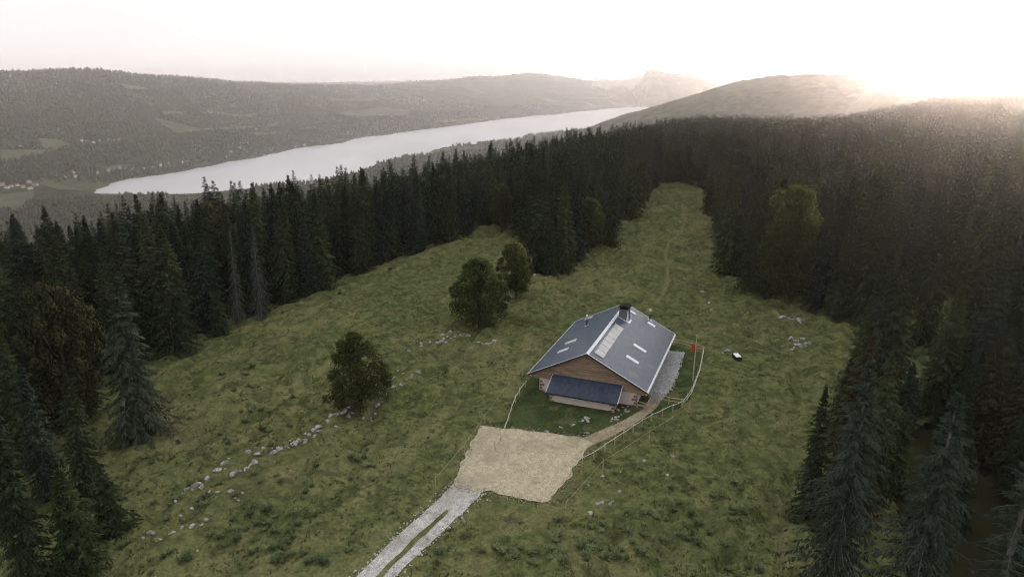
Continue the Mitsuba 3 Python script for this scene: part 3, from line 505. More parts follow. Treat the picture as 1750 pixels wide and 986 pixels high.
# ---------- the chalet (x across, y along the ridge, from the middle of its front gable) ----------
CH = T().translate([float(O2[0]), float(O2[1]), 0]).rotate([0, 0, 1], -math.degrees(AZ))
def loc(p): return (p.x - float(O2[0])) * float(NX[0]) + (p.y - float(O2[1])) * float(NX[1]), (p.x - float(O2[0])) * float(AX[0]) + (p.y - float(O2[1])) * float(AX[1])
def slate_col(p, n, uv):
    s, t = loc(p); row = dr.floor(s / .30); u = t / .38 + .5 * (row - 2 * dr.floor(row / 2))
    c = mix((.049, .064, .092), (.073, .092, .128), cell_rand(row + 50, dr.floor(u) + 90, 3))
    gap = smoothstep(0, .06, s / .30 - row) * smoothstep(0, .03, u - dr.floor(u))
    stain = smoothstep(.45, .8, fbm(s / 1.2, t / 2.6, 7, 3)) * smoothstep(4.4, 6.0, s) * (1 - smoothstep(7.0, 8.0, t))
    return mix(c, (.20, .19, .17), stain * .6) * (.8 + .2 * gap) * (.9 + .2 * fbm(s / 2, t / 2, 1, 2))
scene['m_slate'] = {'type': 'twosided', 'bsdf': {'type': 'principled', 'base_color': mikit.proc(slate_col), 'roughness': .30, 'specular': .5}}
scene['m_slate_shade'] = {'type': 'twosided', 'bsdf': {'type': 'principled', 'base_color': mikit.proc(lambda p, n, uv: slate_col(p, n, uv) * mi.Color3f(.46, .50, .60)), 'roughness': .45, 'specular': .3}}  # same slates darkened: shade of the lean-to put into the colour
scene['m_slate_dark'] = {'type': 'twosided', 'bsdf': {'type': 'principled', 'base_color': mikit.proc(lambda p, n, uv: mix((.060, .066, .072), (.095, .102, .108), cell_rand(dr.floor(p.x * 4), dr.floor(p.y * 4), dr.floor(p.z * 4)))), 'roughness': .5, 'specular': .4}}
def wood_col(p, n, uv):
    s, t = loc(p); row = dr.floor(p.z / .17); c = cell_rand(row + 20, dr.floor(s / 1.7 + row * .37) + 40, 2)
    g = fbm(s * 1.1 + row * 3.1, p.z * 9, t, 3)
    return mix(mix((.165, .115, .080), (.27, .195, .140), c), (.105, .08, .062), smoothstep(.5, .8, g) * .7)
scene['m_boards'] = diffuse(mikit.proc(wood_col))
def plaster_col(p, n, uv): return mix((.52, .435, .395), (.60, .51, .47), fbm(p.x * 1.5, p.y * 1.5, p.z * 1.5, 3)) * (.86 + .14 * smoothstep(0, .6, p.z + .3 * noise(p.x * 2, p.y * 2)))
scene['m_plaster'] = diffuse(mikit.proc(plaster_col))
scene['m_quoin'] = diffuse(mikit.proc(lambda p, n, uv: mix((.15, .095, .07), (.26, .17, .13), fbm(p.x * 5, p.y * 5, p.z * 5, 2))))
scene['m_tin'] = {'type': 'twosided', 'bsdf': {'type': 'principled', 'base_color': rgb(.62, .64, .66), 'roughness': .35, 'metallic': .35}}
scene['m_fascia'] = diffuse(rgb(.05, .035, .028))
scene['m_glass_sky'] = {'type': 'twosided', 'bsdf': {'type': 'principled', 'base_color': rgb(.62, .64, .66), 'roughness': .12, 'specular': .6, 'clearcoat': 1.0}}  # pale base colour stands in for bright sky mirrored in the roof panes
scene['m_panel_sky'] = {'type': 'twosided', 'bsdf': {'type': 'principled', 'base_color': mikit.proc(lambda p, n, uv: mix((.36, .355, .345), (.44, .435, .42), noise(p.x * 2, p.y * 2, 1))), 'roughness': .25, 'specular': .6}}  # pale grey is the sky reflection painted into the solar panels
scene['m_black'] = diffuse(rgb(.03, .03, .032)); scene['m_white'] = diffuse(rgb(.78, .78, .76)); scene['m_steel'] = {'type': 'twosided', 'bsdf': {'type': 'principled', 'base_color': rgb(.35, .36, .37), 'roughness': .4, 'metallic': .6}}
scene['m_dark_glass'] = {'type': 'twosided', 'bsdf': {'type': 'principled', 'base_color': rgb(.02, .022, .025), 'roughness': .08, 'specular': .6}}
def part(key, mesh, m, smooth=False): shape('chalet__' + key, mesh, m, smooth, CH)
ZR, ZE, HW, LEN = 6.68, 2.61, 8.015, 22.31
PT = (ZR - ZE) / HW
RX = lambda s: ZR - PT * abs(s)                    # height of the roof's upper face
WX, T0, T1 = 6.55, .75, 21.6
# walls with door and window openings seen from the terrace side
def wall_prism(t0, t1, ztop): return box(-WX, WX, t0, t1, -.7, ztop)
part('wall', cat([box(-WX, WX, T0, T0 + .45, -.7, 2.30), box(-WX, WX, T1 - .45, T1, -.7, 2.30), box(-WX, -WX + .45, T0 + .452, T1 - .452, -.7, 2.9), box(WX - .45, WX, T0 + .452, T1 - .452, -.7, 2.9)]), 'm_plaster')
for i, t in enumerate((6.5, 11.0, 16.2)):
    k = 'window' if i == 0 else numbered('window', i)
    part(k, cat([box(WX, WX + .05, t - .55, t - .47, .9, 1.95), box(WX, WX + .05, t + .47, t + .55, .9, 1.95), box(WX, WX + .05, t - .468, t + .468, 1.87, 1.95), box(WX, WX + .09, t - .6, t + .6, .80, .898)]), 'm_quoin')
    part(k + '__pane', box(WX - .0, WX + .02, t - .467, t + .467, .9, 1.868), 'm_dark_glass')
part('door', box(WX, WX + .06, 13.1, 14.2, -.02, 2.05), 'm_boards'); part('door__handle', box(WX + .062, WX + .12, 13.2, 13.32, .98, 1.04), 'm_steel')
# gables: boards proud of a backing, reaching out under the eaves
def gable(y0, y1, drop):
    p = Polygon([(-7.62, 2.02), (7.62, 2.02), (7.62, RX(7.62) - drop), (0, ZR - drop), (-7.62, RX(7.62) - drop)])
    m = trimesh.creation.extrude_polygon(p, y1 - y0, engine='earcut'); v = m.vertices.copy(); m.vertices = np.c_[v[:, 0], y1 - v[:, 2], v[:, 1]]; m.invert() if m.volume < 0 else None; return m
part('gable', gable(.50, .74, .24), 'm_fascia'); part('gable_001', gable(T1 + .01, T1 + .25, .24), 'm_boards')
bd = []; z = 2.04; g_ = np.random.default_rng(3)
while z < ZR - .45:
    hw = min(7.60, (ZR - .26 - z - .165) / PT); x = -hw
    while x < hw - .05:
        x2 = min(hw, x + g_.uniform(2.0, 3.6)); o = g_.uniform(0, .018)
        bd.append(hexa([(x + .004, .455 - o, z), (x2 - .004, .455 - o, z), (x2 - .004, .498, z), (x + .004, .498, z), (x + .004, .475 - o, z + .163), (x2 - .004, .475 - o, z + .163), (x2 - .004, .498, z + .163), (x + .004, .498, z + .163)])); x = x2
    z += .17
part('gable__board', cat(bd), 'm_boards'); tag('chalet__gable__board', kind='stuff')
for i, sx in enumerate((-1, 1)):
    b = box(sx * 7.0 - .09, sx * 7.0 + .09, .52, 1.6, 1.80, 2.0); part('beam' if i == 0 else numbered('beam', i), b, 'm_boards')
# roof: two slopes with their own boards beneath, ridge, verges, gutters
def slope(s0, s1, t0, t1, up, thick, sg):
    q = [(s0, t0), (s1, t0), (s1, t1), (s0, t1)]
    return hexa([(sg * s, t, RX(s) + up - thick) for s, t in q] + [(sg * s, t, RX(s) + up) for s, t in q])
part('roof', slope(0.0, HW, 0, LEN, 0, .14, -1), 'm_slate'); part('roof_001', slope(.0, HW, 0.0, LEN, 0, .14, 1), 'm_slate')
tag('chalet__roof', 'left roof slope of dark slates turned away from the light'); tag('chalet__roof_001', 'right roof slope carrying the solar panels')
part('ridge_cap', cat([slope(.01, .16, -.02, LEN + .02, .05, .047, -1), slope(.0, .27, -.02, LEN + .02, .05, .047, 1)]), 'm_tin')
for i, (sg, t0, t1) in enumerate(((-1, -.09, -.002), (1, -.09, -.002), (-1, LEN + .002, LEN + .09), (1, LEN + .002, LEN + .09))):
    k = 'verge' if i == 0 else numbered('verge', i)
    part(k, slope(.005, HW + .03, t0, t1, .04, .06, sg), 'm_tin'); part(k + '__board', slope(.005, HW + .02, t0 + .012, t1 - .012, -.022, .24, sg), 'm_fascia')
for i, sg in enumerate((-1, 1)):
    a = np.linspace(0, np.pi, 9); q = [(sg * (HW + .085 + .065 * math.cos(x)), ZE - .10 - .065 * math.sin(x)) for x in a]
    rim = [(sg * (HW + .085 + .055 * math.cos(x)), ZE - .10 - .055 * math.sin(x)) for x in a[::-1]]
    gm = trimesh.creation.extrude_polygon(Polygon(q + rim).buffer(0), LEN, engine='earcut'); v = gm.vertices.copy(); gm.vertices = np.c_[v[:, 0], LEN - v[:, 2], v[:, 1]]
    if gm.volume < 0: gm.invert()
    k = 'gutter' if i == 0 else numbered('gutter', i)
    part(k, gm, 'm_white' if sg > 0 else 'm_tin')
    part(k + '__eaves_strip', slope(HW - (.07 if sg > 0 else .05), HW + .06, .0, LEN, .035, .03, sg), 'm_tin')
    part(k + '__downpipe', tube([(sg * (HW + .08), .5, ZE - .2), (sg * (HW - .1), .55, ZE - .5), (sg * (WX + .1), .9, ZE - .9), (sg * (WX + .1), .9, -.1)], .045, 8), 'm_tin')
# seven solar panels in a row below the ridge
w = 12.0 / 7
for i in range(7):
    t = 1.25 + i * w
    part('roof_001__solar_panel' if i == 0 else f'roof_001__solar_panel_{i:03d}', slope(.70, 1.86, t, t + w - .11, .115, .05, 1), 'm_panel_sky')
part('roof_001__rail', cat([slope(.80, .86, 1.2, 13.3, .064, .05, 1), slope(1.66, 1.72, 1.2, 13.3, .064, .05, 1), slope(.62, .66, 1.22, 13.25, .10, .085, 1)]), 'm_steel')
part('roof_001__flashing', slope(.51, .62, 13.3, 13.42, .03, .028, 1), 'm_tin')
# roof windows
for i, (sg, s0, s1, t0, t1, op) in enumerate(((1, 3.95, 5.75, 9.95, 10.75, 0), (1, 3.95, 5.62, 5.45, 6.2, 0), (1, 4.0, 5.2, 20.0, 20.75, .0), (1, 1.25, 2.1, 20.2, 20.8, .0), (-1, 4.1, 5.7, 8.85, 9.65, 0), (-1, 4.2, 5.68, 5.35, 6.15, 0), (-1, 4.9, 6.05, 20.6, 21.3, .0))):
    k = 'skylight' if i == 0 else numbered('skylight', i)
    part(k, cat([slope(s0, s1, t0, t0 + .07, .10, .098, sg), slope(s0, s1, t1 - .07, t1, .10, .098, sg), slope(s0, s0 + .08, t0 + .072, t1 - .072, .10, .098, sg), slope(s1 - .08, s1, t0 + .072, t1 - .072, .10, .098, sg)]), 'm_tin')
    part(k + '__pane', slope(s0 + .082, s1 - .082, t0 + .073, t1 - .073, .085, .03, sg), 'm_glass_sky')
    part(k + '__added_backing', slope(s0 + .082, s1 - .082, t0 + .073, t1 - .073, .04, .03, sg), 'm_white')  # white sheet added under the pane to account for its bright reflection
part('snow_ladder', cat([slope(2.6, 3.5, 21.3, 21.34, .05, .02, 1), slope(2.6, 3.5, 21.6, 21.64, .05, .02, 1)] + [slope(2.7 + j * .25, 2.73 + j * .25, 21.342, 21.598, .05, .02, 1) for j in range(4)]), 'm_steel')
# chimney with an arched cover
def frus(s0, s1, t0, t1, z0, z1, gr=.0): return hexa([(s0 - gr, t0 - gr, z0), (s1 + gr, t0 - gr, z0), (s1 + gr, t1 + gr, z0), (s0 - gr, t1 + gr, z0), (s0, t0, z1), (s1, t0, z1), (s1, t1, z1), (s0, t1, z1)])
part('chimney', frus(.42, 1.72, 16.3, 17.6, 5.4, 7.62, .14), 'm_slate_dark')
part('chimney__flashing', cat([slope(.30, 2.05, 15.95, 16.2, .03, .028, 1), slope(1.84, 2.1, 16.202, 17.75, .03, .028, 1)]), 'm_tin')
part('chimney__corner_strip', cat([frus(1.69, 1.74, 16.28, 16.33, 5.8, 7.62, .14), frus(1.69, 1.74, 17.57, 17.62, 5.8, 7.62, .14)]), 'm_tin')
a = np.linspace(0, np.pi, 13); arch = [(1.07 + .86 * math.cos(x), 7.86 + .36 * math.sin(x)) for x in a]; inn = [(1.07 + .80 * math.cos(x), 7.82 + .33 * math.sin(x)) for x in a[::-1]]
am = trimesh.creation.extrude_polygon(Polygon(arch + inn), 1.75, engine='earcut'); v = am.vertices.copy(); am.vertices = np.c_[v[:, 0], 17.83 - v[:, 2], v[:, 1]]; am.invert() if am.volume < 0 else None
part('chimney__cover', am, 'm_black'); part('chimney__cap', cat([box(.40, 1.74, 16.28, 17.62, 7.623, 7.72)] + [box(x, x + .12, y, y + .12, 7.723, 8.08) for x in (.45, 1.57) for y in (16.32, 17.46)]), 'm_black')
for i, (s, t, h) in enumerate(((4.08, 21.75, 1.75), (-4.5, 16.3, 1.7))):
    k = 'vent_pipe' if i == 0 else numbered('vent_pipe', i); z = RX(s)
    part(k, tube([(s, t, z - .1), (s, t, z + h * .55)], .11, 10), 'm_black'); part(k + '__flue', tube([(s, t, z + h * .552), (s, t, z + h * .85)], .085, 10), 'm_steel'); part(k + '__cap', tube([(s, t, z + h * .852), (s, t, z + h)], [.16, .15], 12), 'm_white')
    part(k + '__collar', slope(abs(s) - .28, abs(s) + .28, t - .26, t + .26, .025, .023, 1 if s > 0 else -1), 'm_tin')
# lean-to across the front
part('lean_to_wall', cat([box(-4.35, 4.25, -1.75, -1.40, -.7, 1.50), box(-4.35, -4.0, -1.398, .748, -.7, 1.52), box(3.9, 4.25, -1.398, .748, -.7, 1.52), hexa([(3.9, -1.398, 1.523), (4.25, -1.398, 1.523), (4.25, .44, 1.523), (3.9, .44, 1.523), (3.9, -1.398, 1.56), (4.25, -1.398, 1.56), (4.25, .44, 2.5), (3.9, .44, 2.5)])]), 'm_plaster')
part('lean_to_roof', hexa([(-4.65, -2.35, 1.33), (4.75, -2.35, 1.33), (4.75, .44, 2.74), (-4.65, .44, 2.74), (-4.65, -2.35, 1.45), (4.75, -2.35, 1.45), (4.75, .44, 2.86), (-4.65, .44, 2.86)]), 'm_slate_shade')
tag('chalet__lean_to_roof', 'low slate lean-to roof, darkened in colour as if shaded, across the front gable')
part('lean_to_roof__gutter', tube([(-4.7, -2.43, 1.35), (4.8, -2.43, 1.33)], .07, 8), 'm_black'); part('lean_to_roof__verge', cat([hexa([(x, -2.38, 1.30), (x + .06, -2.38, 1.30), (x + .06, .44, 2.72), (x, .44, 2.72), (x, -2.38, 1.49), (x + .06, -2.38, 1.49), (x + .06, .44, 2.90), (x, .44, 2.90)]) for x in (-4.713, 4.753)]), 'm_tin')
n_q = 0
for (sx, tx, dx) in ((-WX, T0, 1), (WX, T0, -1), (-4.35, -1.75, 1), (4.25, -1.75, -1)):
    for j in range(5 if tx > 0 else 3):
        z = -.15 + j * .46; L = .62 if j % 2 == 0 else .36; D = .36 if j % 2 == 0 else .62
        if z + .4 > (2.0 if tx > 0 else 1.33): break
        x0, x1 = sorted((sx - dx * .02, sx + dx * L))
        part('quoin' if n_q == 0 else numbered('quoin', n_q), box(x0, x1, tx - .02, tx + D, z, z + .36), 'm_quoin'); n_q += 1
tag('chalet', 'long low wooden gabled chalet with a slate blue roof and solar panels in the clearing', 'chalet')

# sunken bed, edging and little rails by the chalet's front right corner
bed = Polygon([tuple(W(6.62, 1.1)), tuple(W(7.75, 1.1)), tuple(W(7.75, 4.4)), tuple(W(6.62, 4.4))])
scene['m_soil'] = diffuse(mikit.proc(lambda p, n, uv: mix((.035, .028, .018), (.07, .058, .034), fbm(p.x * 4, p.y * 4, 1, 3))))
sheet('planting_bed', bed, .3, .10, 'm_soil', 'narrow bed of dark soil beside the chalet wall')
scene['m_rail'] = diffuse(mikit.proc(lambda p, n, uv: mix((.30, .255, .165), (.44, .385, .27), fbm(p.x * 3, p.y * 3, p.z * 3, 2))))
scene['m_rail_pale'] = diffuse(mikit.proc(lambda p, n, uv: mix((.52, .49, .41), (.66, .63, .54), fbm(p.x * 3, p.y * 3, p.z * 3, 2))))
def nh(x, y): return float(near_h(np.array([x]), np.array([y]))[0])
for i, t in enumerate((1.0, 4.45)):
    pass
edg = cat([box(7.78, 7.94, .95, 4.5, -.2, .34), box(6.64, 7.77, .95, 1.08, -.2, .30), box(6.64, 7.77, 4.42, 4.5, -.2, .30)])
shape('bed_edging', edg, 'm_rail', to=CH); tag('bed_edging', 'timber edging round the narrow soil bed at the chalet corner', 'edging')
def fence(key, pts, label, category='fence', group=None, gap=1.9, h=1.05, rails=(.55, .98), rr=.05, pr=.06, mr='m_rail', mp='m_rail', wires=None):
    L = LineString(pts); n = max(2, int(round(L.length / gap)) + 1); g = np.random.default_rng(len(pts) + int(L.length))
    Q = [L.interpolate(s).coords[0] for s in np.linspace(0, L.length, n)]
    base = [nh(*q) for q in Q]; tops = []
    for i, (q, b) in enumerate(zip(Q, base)):
        lx, ly = g.normal(0, .03, 2); k = f'{key}__post' + ('' if i == 0 else f'_{i:03d}')
        shape(k, tube([(q[0], q[1], b - .35), (q[0] + lx, q[1] + ly, b + h + g.uniform(0, .14))], [pr, pr * .85], 7), mp, 50); tops.append((q[0] + lx, q[1] + ly))
    c = 0
    for z in rails:
        for i in range(n - 1):
            p, r = np.array([*Q[i], base[i] + z + g.normal(0, .03)]), np.array([*Q[i + 1], base[i + 1] + z + g.normal(0, .03)])
            d = (r - p) / np.linalg.norm(r - p); off = np.array([-d[1], d[0], 0]) * (pr + rr * .8)
            m = (p + r) / 2 + [0, 0, g.normal(-.02, .02)]
            k = f'{key}__' + ('wire' if wires else 'rail') + ('' if c == 0 else f'_{c:03d}'); c += 1
            shape(k, tube([p + off - d * .12 * (not wires), m + off - [0, 0, .06 * bool(wires)], r + off + d * .12 * (not wires)], rr, 6), mr, 50)
    tag(key, label, category, group)
fence('rail_fence', [(21.8, 79.2), (19, 77), (16.4, 75), (13.8, 72.1), (11.4, 69.4), (9.1, 66.9), (7.6, 65.6)], 'pale rail fence following the outer edge of the gravel path to the parking place', rr=.034, mr='m_rail_pale', rails=(1.0,))
fence('rail_fence_001', [(29.3, 97.4), (26.7, 89.8), (23.6, 82.3), (21.9, 79.5)], 'pale double rail fence beside the green strip right of the terrace', mr='m_rail_pale', rr=.034)
fence('rail_fence_002', [(20.0, 101.9), (25.3, 101.1), (27.1, 99.9), (29.3, 97.7)], 'brown rail fence across the far end of the terrace behind the chalet')
fence('rail_fence_003', [(18.9, 80.9), (20.3, 80.0), (21.7, 79.5)], 'short rail fence between the paving and the corner of the long rail fence', gap=1.5)
fence('rail_fence_004', [tuple(W(6.75, .4)), tuple(W(7.4, .1)), tuple(W(8.1, -.1))], 'short gate-like rails at the front right corner of the chalet', gap=1.0, h=.95, rails=(.45, .88))
fence('rail_fence_005', [(1.9, 85.5), (.7, 82.3), (-.2, 77.3), (-.9, 72.5), (-1.9, 68.6)], 'whitish rail fence from the left eave of the chalet down into the parking place', rr=.034, mr='m_rail_pale', rails=(1.0,), gap=2.4)
fence('wire_fence', [(-7.9, 61.5), (-5, 69.4), (-1.9, 80.5), (1.0, 88.2), (5, 98), (10.9, 109.2)], 'thin wire fence running past the left side of the parking place and chalet', gap=7.5, h=1.15, rails=(.95,), rr=.018, pr=.045, wires=True)
fence('wire_fence_001', [(5.2, 57.2), (6.9, 60.7), (9.1, 64.1), (12.1, 67.2), (16.4, 71.6), (22.2, 77.6)], 'thin wire fence outside the pale rail fence below the path', gap=8.0, h=1.15, rails=(.95,), rr=.018, pr=.05, wires=True)
# flagpole
fx, fy = 25.2, 87.4; fz = nh(fx, fy)
shape('flagpole__pole', tube([(fx, fy, fz - .4), (fx + .02, fy, fz + 3.4), (fx + .05, fy, fz + 6.8)], [.10, .085, .06], 9), 'm_rail', 50)
g = np.linspace(0, 1, 9); fl = np.array([[(fx - .08 - .42 * u + .06 * math.sin(5 * v), fy + .10 * math.sin(6 * u + 2 * v), fz + 4.3 + 1.25 * v - .16 * u) for u in g] for v in g]).reshape(-1, 3)
i = np.arange(81).reshape(9, 9); qd = np.stack([i[:-1, :-1], i[:-1, 1:], i[1:, 1:], i[1:, :-1]], -1).reshape(-1, 4)
fm = trimesh.Trimesh(np.vstack([fl, fl + [0, .012, 0]]), np.vstack([qd[:, [0, 1, 2]], qd[:, [0, 2, 3]], qd[:, [0, 2, 1]] + 81, qd[:, [0, 3, 2]] + 81]), process=False)
scene['m_red'] = diffuse(rgb(.42, .045, .03)); shape('flagpole__flag', fm, 'm_red', True)
tag('flagpole', 'tall pale wooden pole with a small limp red flag on the green strip', 'flagpole')
# covered trough alone in the pasture
BX = T().translate([33.7, 94.9, nh(33.7, 94.9)]).rotate([0, 0, 1], 3).scale(.8)
shape('covered_trough__tank', cat([hexa([(-.55, -.9, -.25), (.55, -.9, -.25), (.55, .9, -.25), (-.55, .9, -.25), (-.62, -.97, .85), (.62, -.97, .85), (.62, .97, .85), (-.62, .97, .85)])]), 'm_black', to=BX)
shape('covered_trough__lid', cat([hexa([(-.50, -.86, .853), (.50, -.86, .853), (.50, .86, .853), (-.50, .86, .853), (-.48, -.84, .92), (.48, -.84, .92), (.48, .84, .98), (-.48, .84, .98)])]), 'm_white', to=BX)
tag('covered_trough', 'small dark trough with a white lid standing alone in the pasture right of the chalet', 'trough')

# ---------- stones, brush, weeds, grass ----------
NR = 8
for v in range(NR):
    m = trimesh.creation.icosphere(subdivisions=3, radius=1.0); p = m.vertices
    g = np.random.default_rng(40 + v); ns = unit(g.normal(0, 1, (11, 3))); ds = g.uniform(.55, .95, 11)
    for nn, d_ in zip(ns, ds): e = np.clip(p @ nn - d_, 0, None); p = p - e[:, None] * nn * .94                # broken flat faces
    p = p * (1 + .20 * (meshkit.fbm(p * 2.3 + v * 7, 3, v) - .5)[:, None]) * [1.15, .85, .62]
    group_of(f'kind_rock{v}', trimesh.Trimesh(p, m.faces, process=False), 'm_rock', 28)
n_rock = 0
def rocks(pts, lo, hi, label, group, sink=.22):
    global n_rock
    for x, y in pts:
        s = rng.uniform(lo, hi) ** 1; key = 'rock' if n_rock == 0 else numbered('rock', n_rock); n_rock += 1
        m = T().translate([x, y, nh(x, y) + s * .62 - s * sink * 2]).rotate([0, 0, 1], rng.uniform(0, 360)).rotate([1, 0, 0], rng.normal(0, 14)).scale([s * rng.uniform(.8, 1.3), s, s * rng.uniform(.8, 1.35)])
        inst(key, f'kind_rock{rng.integers(NR)}', m); tag(key, label, 'rock', group)
ROCKS = {'line': [(-13.3, 89.4), (-14.0, 88.2), (-15.5, 89.8), (-16.4, 90.6), (-16.8, 88.8), (-14.6, 86.8), (-15.2, 85.1), (-16.1, 84.4), (-16.8, 83.0), (-17.1, 81.6), (-17.5, 80.5), (-17.3, 83.7), (-17.5, 78.9), (-17.9, 77.9), (-20.5, 78.9), (-19.9, 77.6), (-21.1, 78.1), (-20.4, 77.0), (-21.3, 77.0), (-21.7, 76.4), (-19.5, 78.1), (-18.6, 77.0), (-22.6, 75.4), (-22.5, 76.5), (-23.3, 74.0), (-23.9, 73.5), (-24.2, 72.8), (-24.7, 73.1), (-23.3, 72.5), (-22.9, 73.2), (-21.1, 73.5), (-24.9, 71.2), (-25.1, 70.7), (-25.3, 70.1), (-24.2, 71.2), (-23.9, 70.3), (-26.0, 71.2), (-26.0, 69.8), (-26.5, 69.3), (-26.8, 68.5), (-27.2, 67.8), (-26.9, 68.0), (-26.6, 69.0), (-28.4, 67.5), (-28.2, 68.8), (-29.6, 68.1), (-28.2, 65.1), (-27.9, 65.5), (-28.6, 64.5), (-29.0, 64.2), (-29.5, 63.5), (-31.8, 64.7), (-31.4, 64.4), (-31.5, 66.3), (-32.1, 63.0), (-32.5, 62.0), (-32.7, 61.5), (-33.1, 60.9), (-33.5, 61.3), (-32.0, 61.4), (-29.8, 60.2), (-27.6, 59.2), (-27.2, 58.9), (-28.6, 60.5), (-27.3, 60.2), (-29.0, 55.6), (-29.3, 55.2), (-30.0, 54.8), (-30.8, 54.5), (-31.3, 53.9), (-31.5, 53.6), (-32.6, 53.5), (-32.1, 53.1), (-33.7, 53.1), (-33.2, 53.9), (-32.0, 56.8), (-31.6, 56.3), (-31.6, 58.1), (-28.0, 51.4), (-33.5, 58.9), (-33.9, 54.5)],
 'mid': [(-11.7, 100.6), (-11.2, 101.6), (-10.5, 101.1), (-9.9, 102.7), (-9.2, 103.7), (-8.5, 104.8), (-8.0, 105.6), (-10.4, 103.2), (-11.2, 104.2), (-7.2, 105.0), (-4.6, 99.4), (-4.0, 100.1), (-3.4, 99.1), (-2.8, 99.9), (-5.3, 100.6), (3.2, 133.5), (4.0, 136.0), (4.8, 137.8), (5.6, 138.6), (2.5, 131.8), (1.7, 129.4), (-0.3, 124.9), (-1.0, 122.0), (-15.9, 98.7), (-14.1, 99.1)],
 'right': [(48.2, 114.3), (48.8, 113.7), (49.5, 113.4), (50.2, 113.1), (51.0, 113.1), (47.5, 115.3), (47.5, 113.7), (46.1, 103.7), (46.1, 102.4), (47.2, 103.7), (47.1, 102.1), (45.6, 100.6), (46.5, 101.1), (47.5, 101.6), (44.7, 102.7), (43.9, 99.1), (43.2, 98.2), (37.7, 129.4), (37.6, 126.4), (37.4, 123.0), (36.7, 119.2), (36.2, 122.0), (33.5, 115.3), (56.2, 101.1), (56.9, 100.6), (58.0, 101.1), (58.9, 100.1), (59.1, 98.7), (61.3, 99.4), (49.6, 85.5), (47.5, 80.5), (48.0, 80.9), (32.3, 97.2), (33.1, 97.9)],
 'front': [(8.3, 75.7), (8.7, 75.9), (9.2, 76.2), (9.5, 76.5), (9.3, 75.9), (12.4, 76.2), (12.9, 76.5), (13.3, 76.8), (13.7, 77.3), (12.2, 75.6), (14.6, 78.2), (15.0, 78.7), (14.4, 78.6), (13.4, 78.6), (12.8, 78.1), (7.1, 75.0), (6.0, 74.1), (5.8, 74.3), (4.2, 73.1), (8.7, 72.8), (9.0, 72.7), (14.9, 79.7), (14.2, 79.4)],
 'low': [(16.4, 63.4), (9.7, 58.5), (10.0, 58.9), (8.5, 58.5), (8.9, 58.7), (7.6, 56.8), (7.6, 57.1), (11.0, 60.7), (17.9, 67.3), (7.9, 61.7), (10.0, 61.7), (9.6, 63.4), (11.6, 64.2), (14.5, 66.3), (-4.8, 56.3), (-4.6, 55.8)]}
def more(pts, n, sd): p = np.array(pts); return [tuple(a) for a in np.vstack([p, p[rng.integers(0, len(p), n)] + rng.normal(0, sd, (n, 2))])]
rocks(ROCKS['line'][:60], .20, .46, 'pale grey limestone boulder in the tumbled line below the bushy cone shaped tree', 'boulders of the tumbled stone line')
rocks(more(ROCKS['line'][:60], 34, .5)[60:], .12, .26, 'small pale stone among the boulders of the tumbled line', 'small stones of the tumbled line')
rocks(ROCKS['line'][60:], .14, .36, 'grey limestone lump in the grass at the lower left end of the tumbled line', 'stones at the lower left')
rocks(more(ROCKS['mid'], 10, .6), .2, .45, 'grey stone in the heaps behind the chalet by the two leafy trees', 'stones by the leafy trees')
rocks(more(ROCKS['right'], 14, .8), .2, .55, 'pale bedrock slab or stone showing through the turf near the right forest', 'stones near the right forest')
rocks(more(ROCKS['front'], 8, .4), .12, .30, 'whitish stone lying in the grass in front of the chalet', 'stones in front of the chalet')
rocks(ROCKS['low'], .12, .26, 'small whitish stone in the rough grass below the parking place', 'stones below the parking place')
wall_pts = [W(6.6 - i * .8 + rng.normal(0, .1), 20.9 + rng.normal(0, .2)) + np.array([2.6, .2]) for i in range(0)]
# a heap of cut brush behind the chalet
hb = []
for j in range(170):
    a, r = rng.uniform(0, 6.28), 1.7 * math.sqrt(rng.uniform()); c = np.array([1.8 + r * 1.25 * math.cos(a), 110.1 + r * .8 * math.sin(a), nh(1.8, 110.1) + .75 * (1 - (r / 1.8) ** 2) + rng.uniform(-.15, .05)])
    d = unit(rng.normal(0, 1, 3) * [1, 1, .22]) * rng.uniform(.5, 1.1); hb.append(tube([c - d, c + rng.normal(0, .06, 3), c + d], [.03, .025, .012], 4, cap=False))
shape('brush_heap', cat(hb), 'm_trail'); tag('brush_heap', 'low heap of brown cut brush in the meadow behind the chalet', 'brush heap')
# tall leafy weeds that cattle leave standing
def weed(seed, stalks):
    g = np.random.default_rng(seed); n = 60; az = g.uniform(0, 6.28, n); el = g.uniform(.15, 1.1, n); r0 = g.uniform(0, .30, n)
    d = np.stack([np.cos(az) * np.cos(el), np.sin(az) * np.cos(el), np.sin(el)], -1); p = np.stack([np.cos(az) * r0, np.sin(az) * r0, g.uniform(0, .25, n)], -1)
    sd = unit(np.stack([-np.sin(az), np.cos(az), g.normal(0, .25, n)], -1)); ms = [kites(p, d, sd, g.uniform(.25, .55, n), g.uniform(.10, .20, n))]
    for k in range(stalks):
        b = np.append(g.normal(0, .22, 2), 0); h = g.uniform(.7, 1.25); ms.append(tube([b, b + [g.normal(0, .05), g.normal(0, .05), h]], [.022, .012], 4))
        m = 26; az = g.uniform(0, 6.28, m); zz = g.uniform(.25, 1, m) * h; d = np.stack([np.cos(az) * .8, np.sin(az) * .8, az * 0 + .5], -1)
        ms.append(kites(b + np.stack([az * 0, az * 0, zz], -1), unit(d), np.stack([-np.sin(az), np.cos(az), az * 0], -1), .26 - .14 * zz / h, .10 - .04 * zz / h))
    return cat(ms)
for v in range(5): group_of(f'kind_weed{v}', weed(900 + v, (0, 1, 2, 3, 5)[v]), 'm_weed')
n_weed = 0
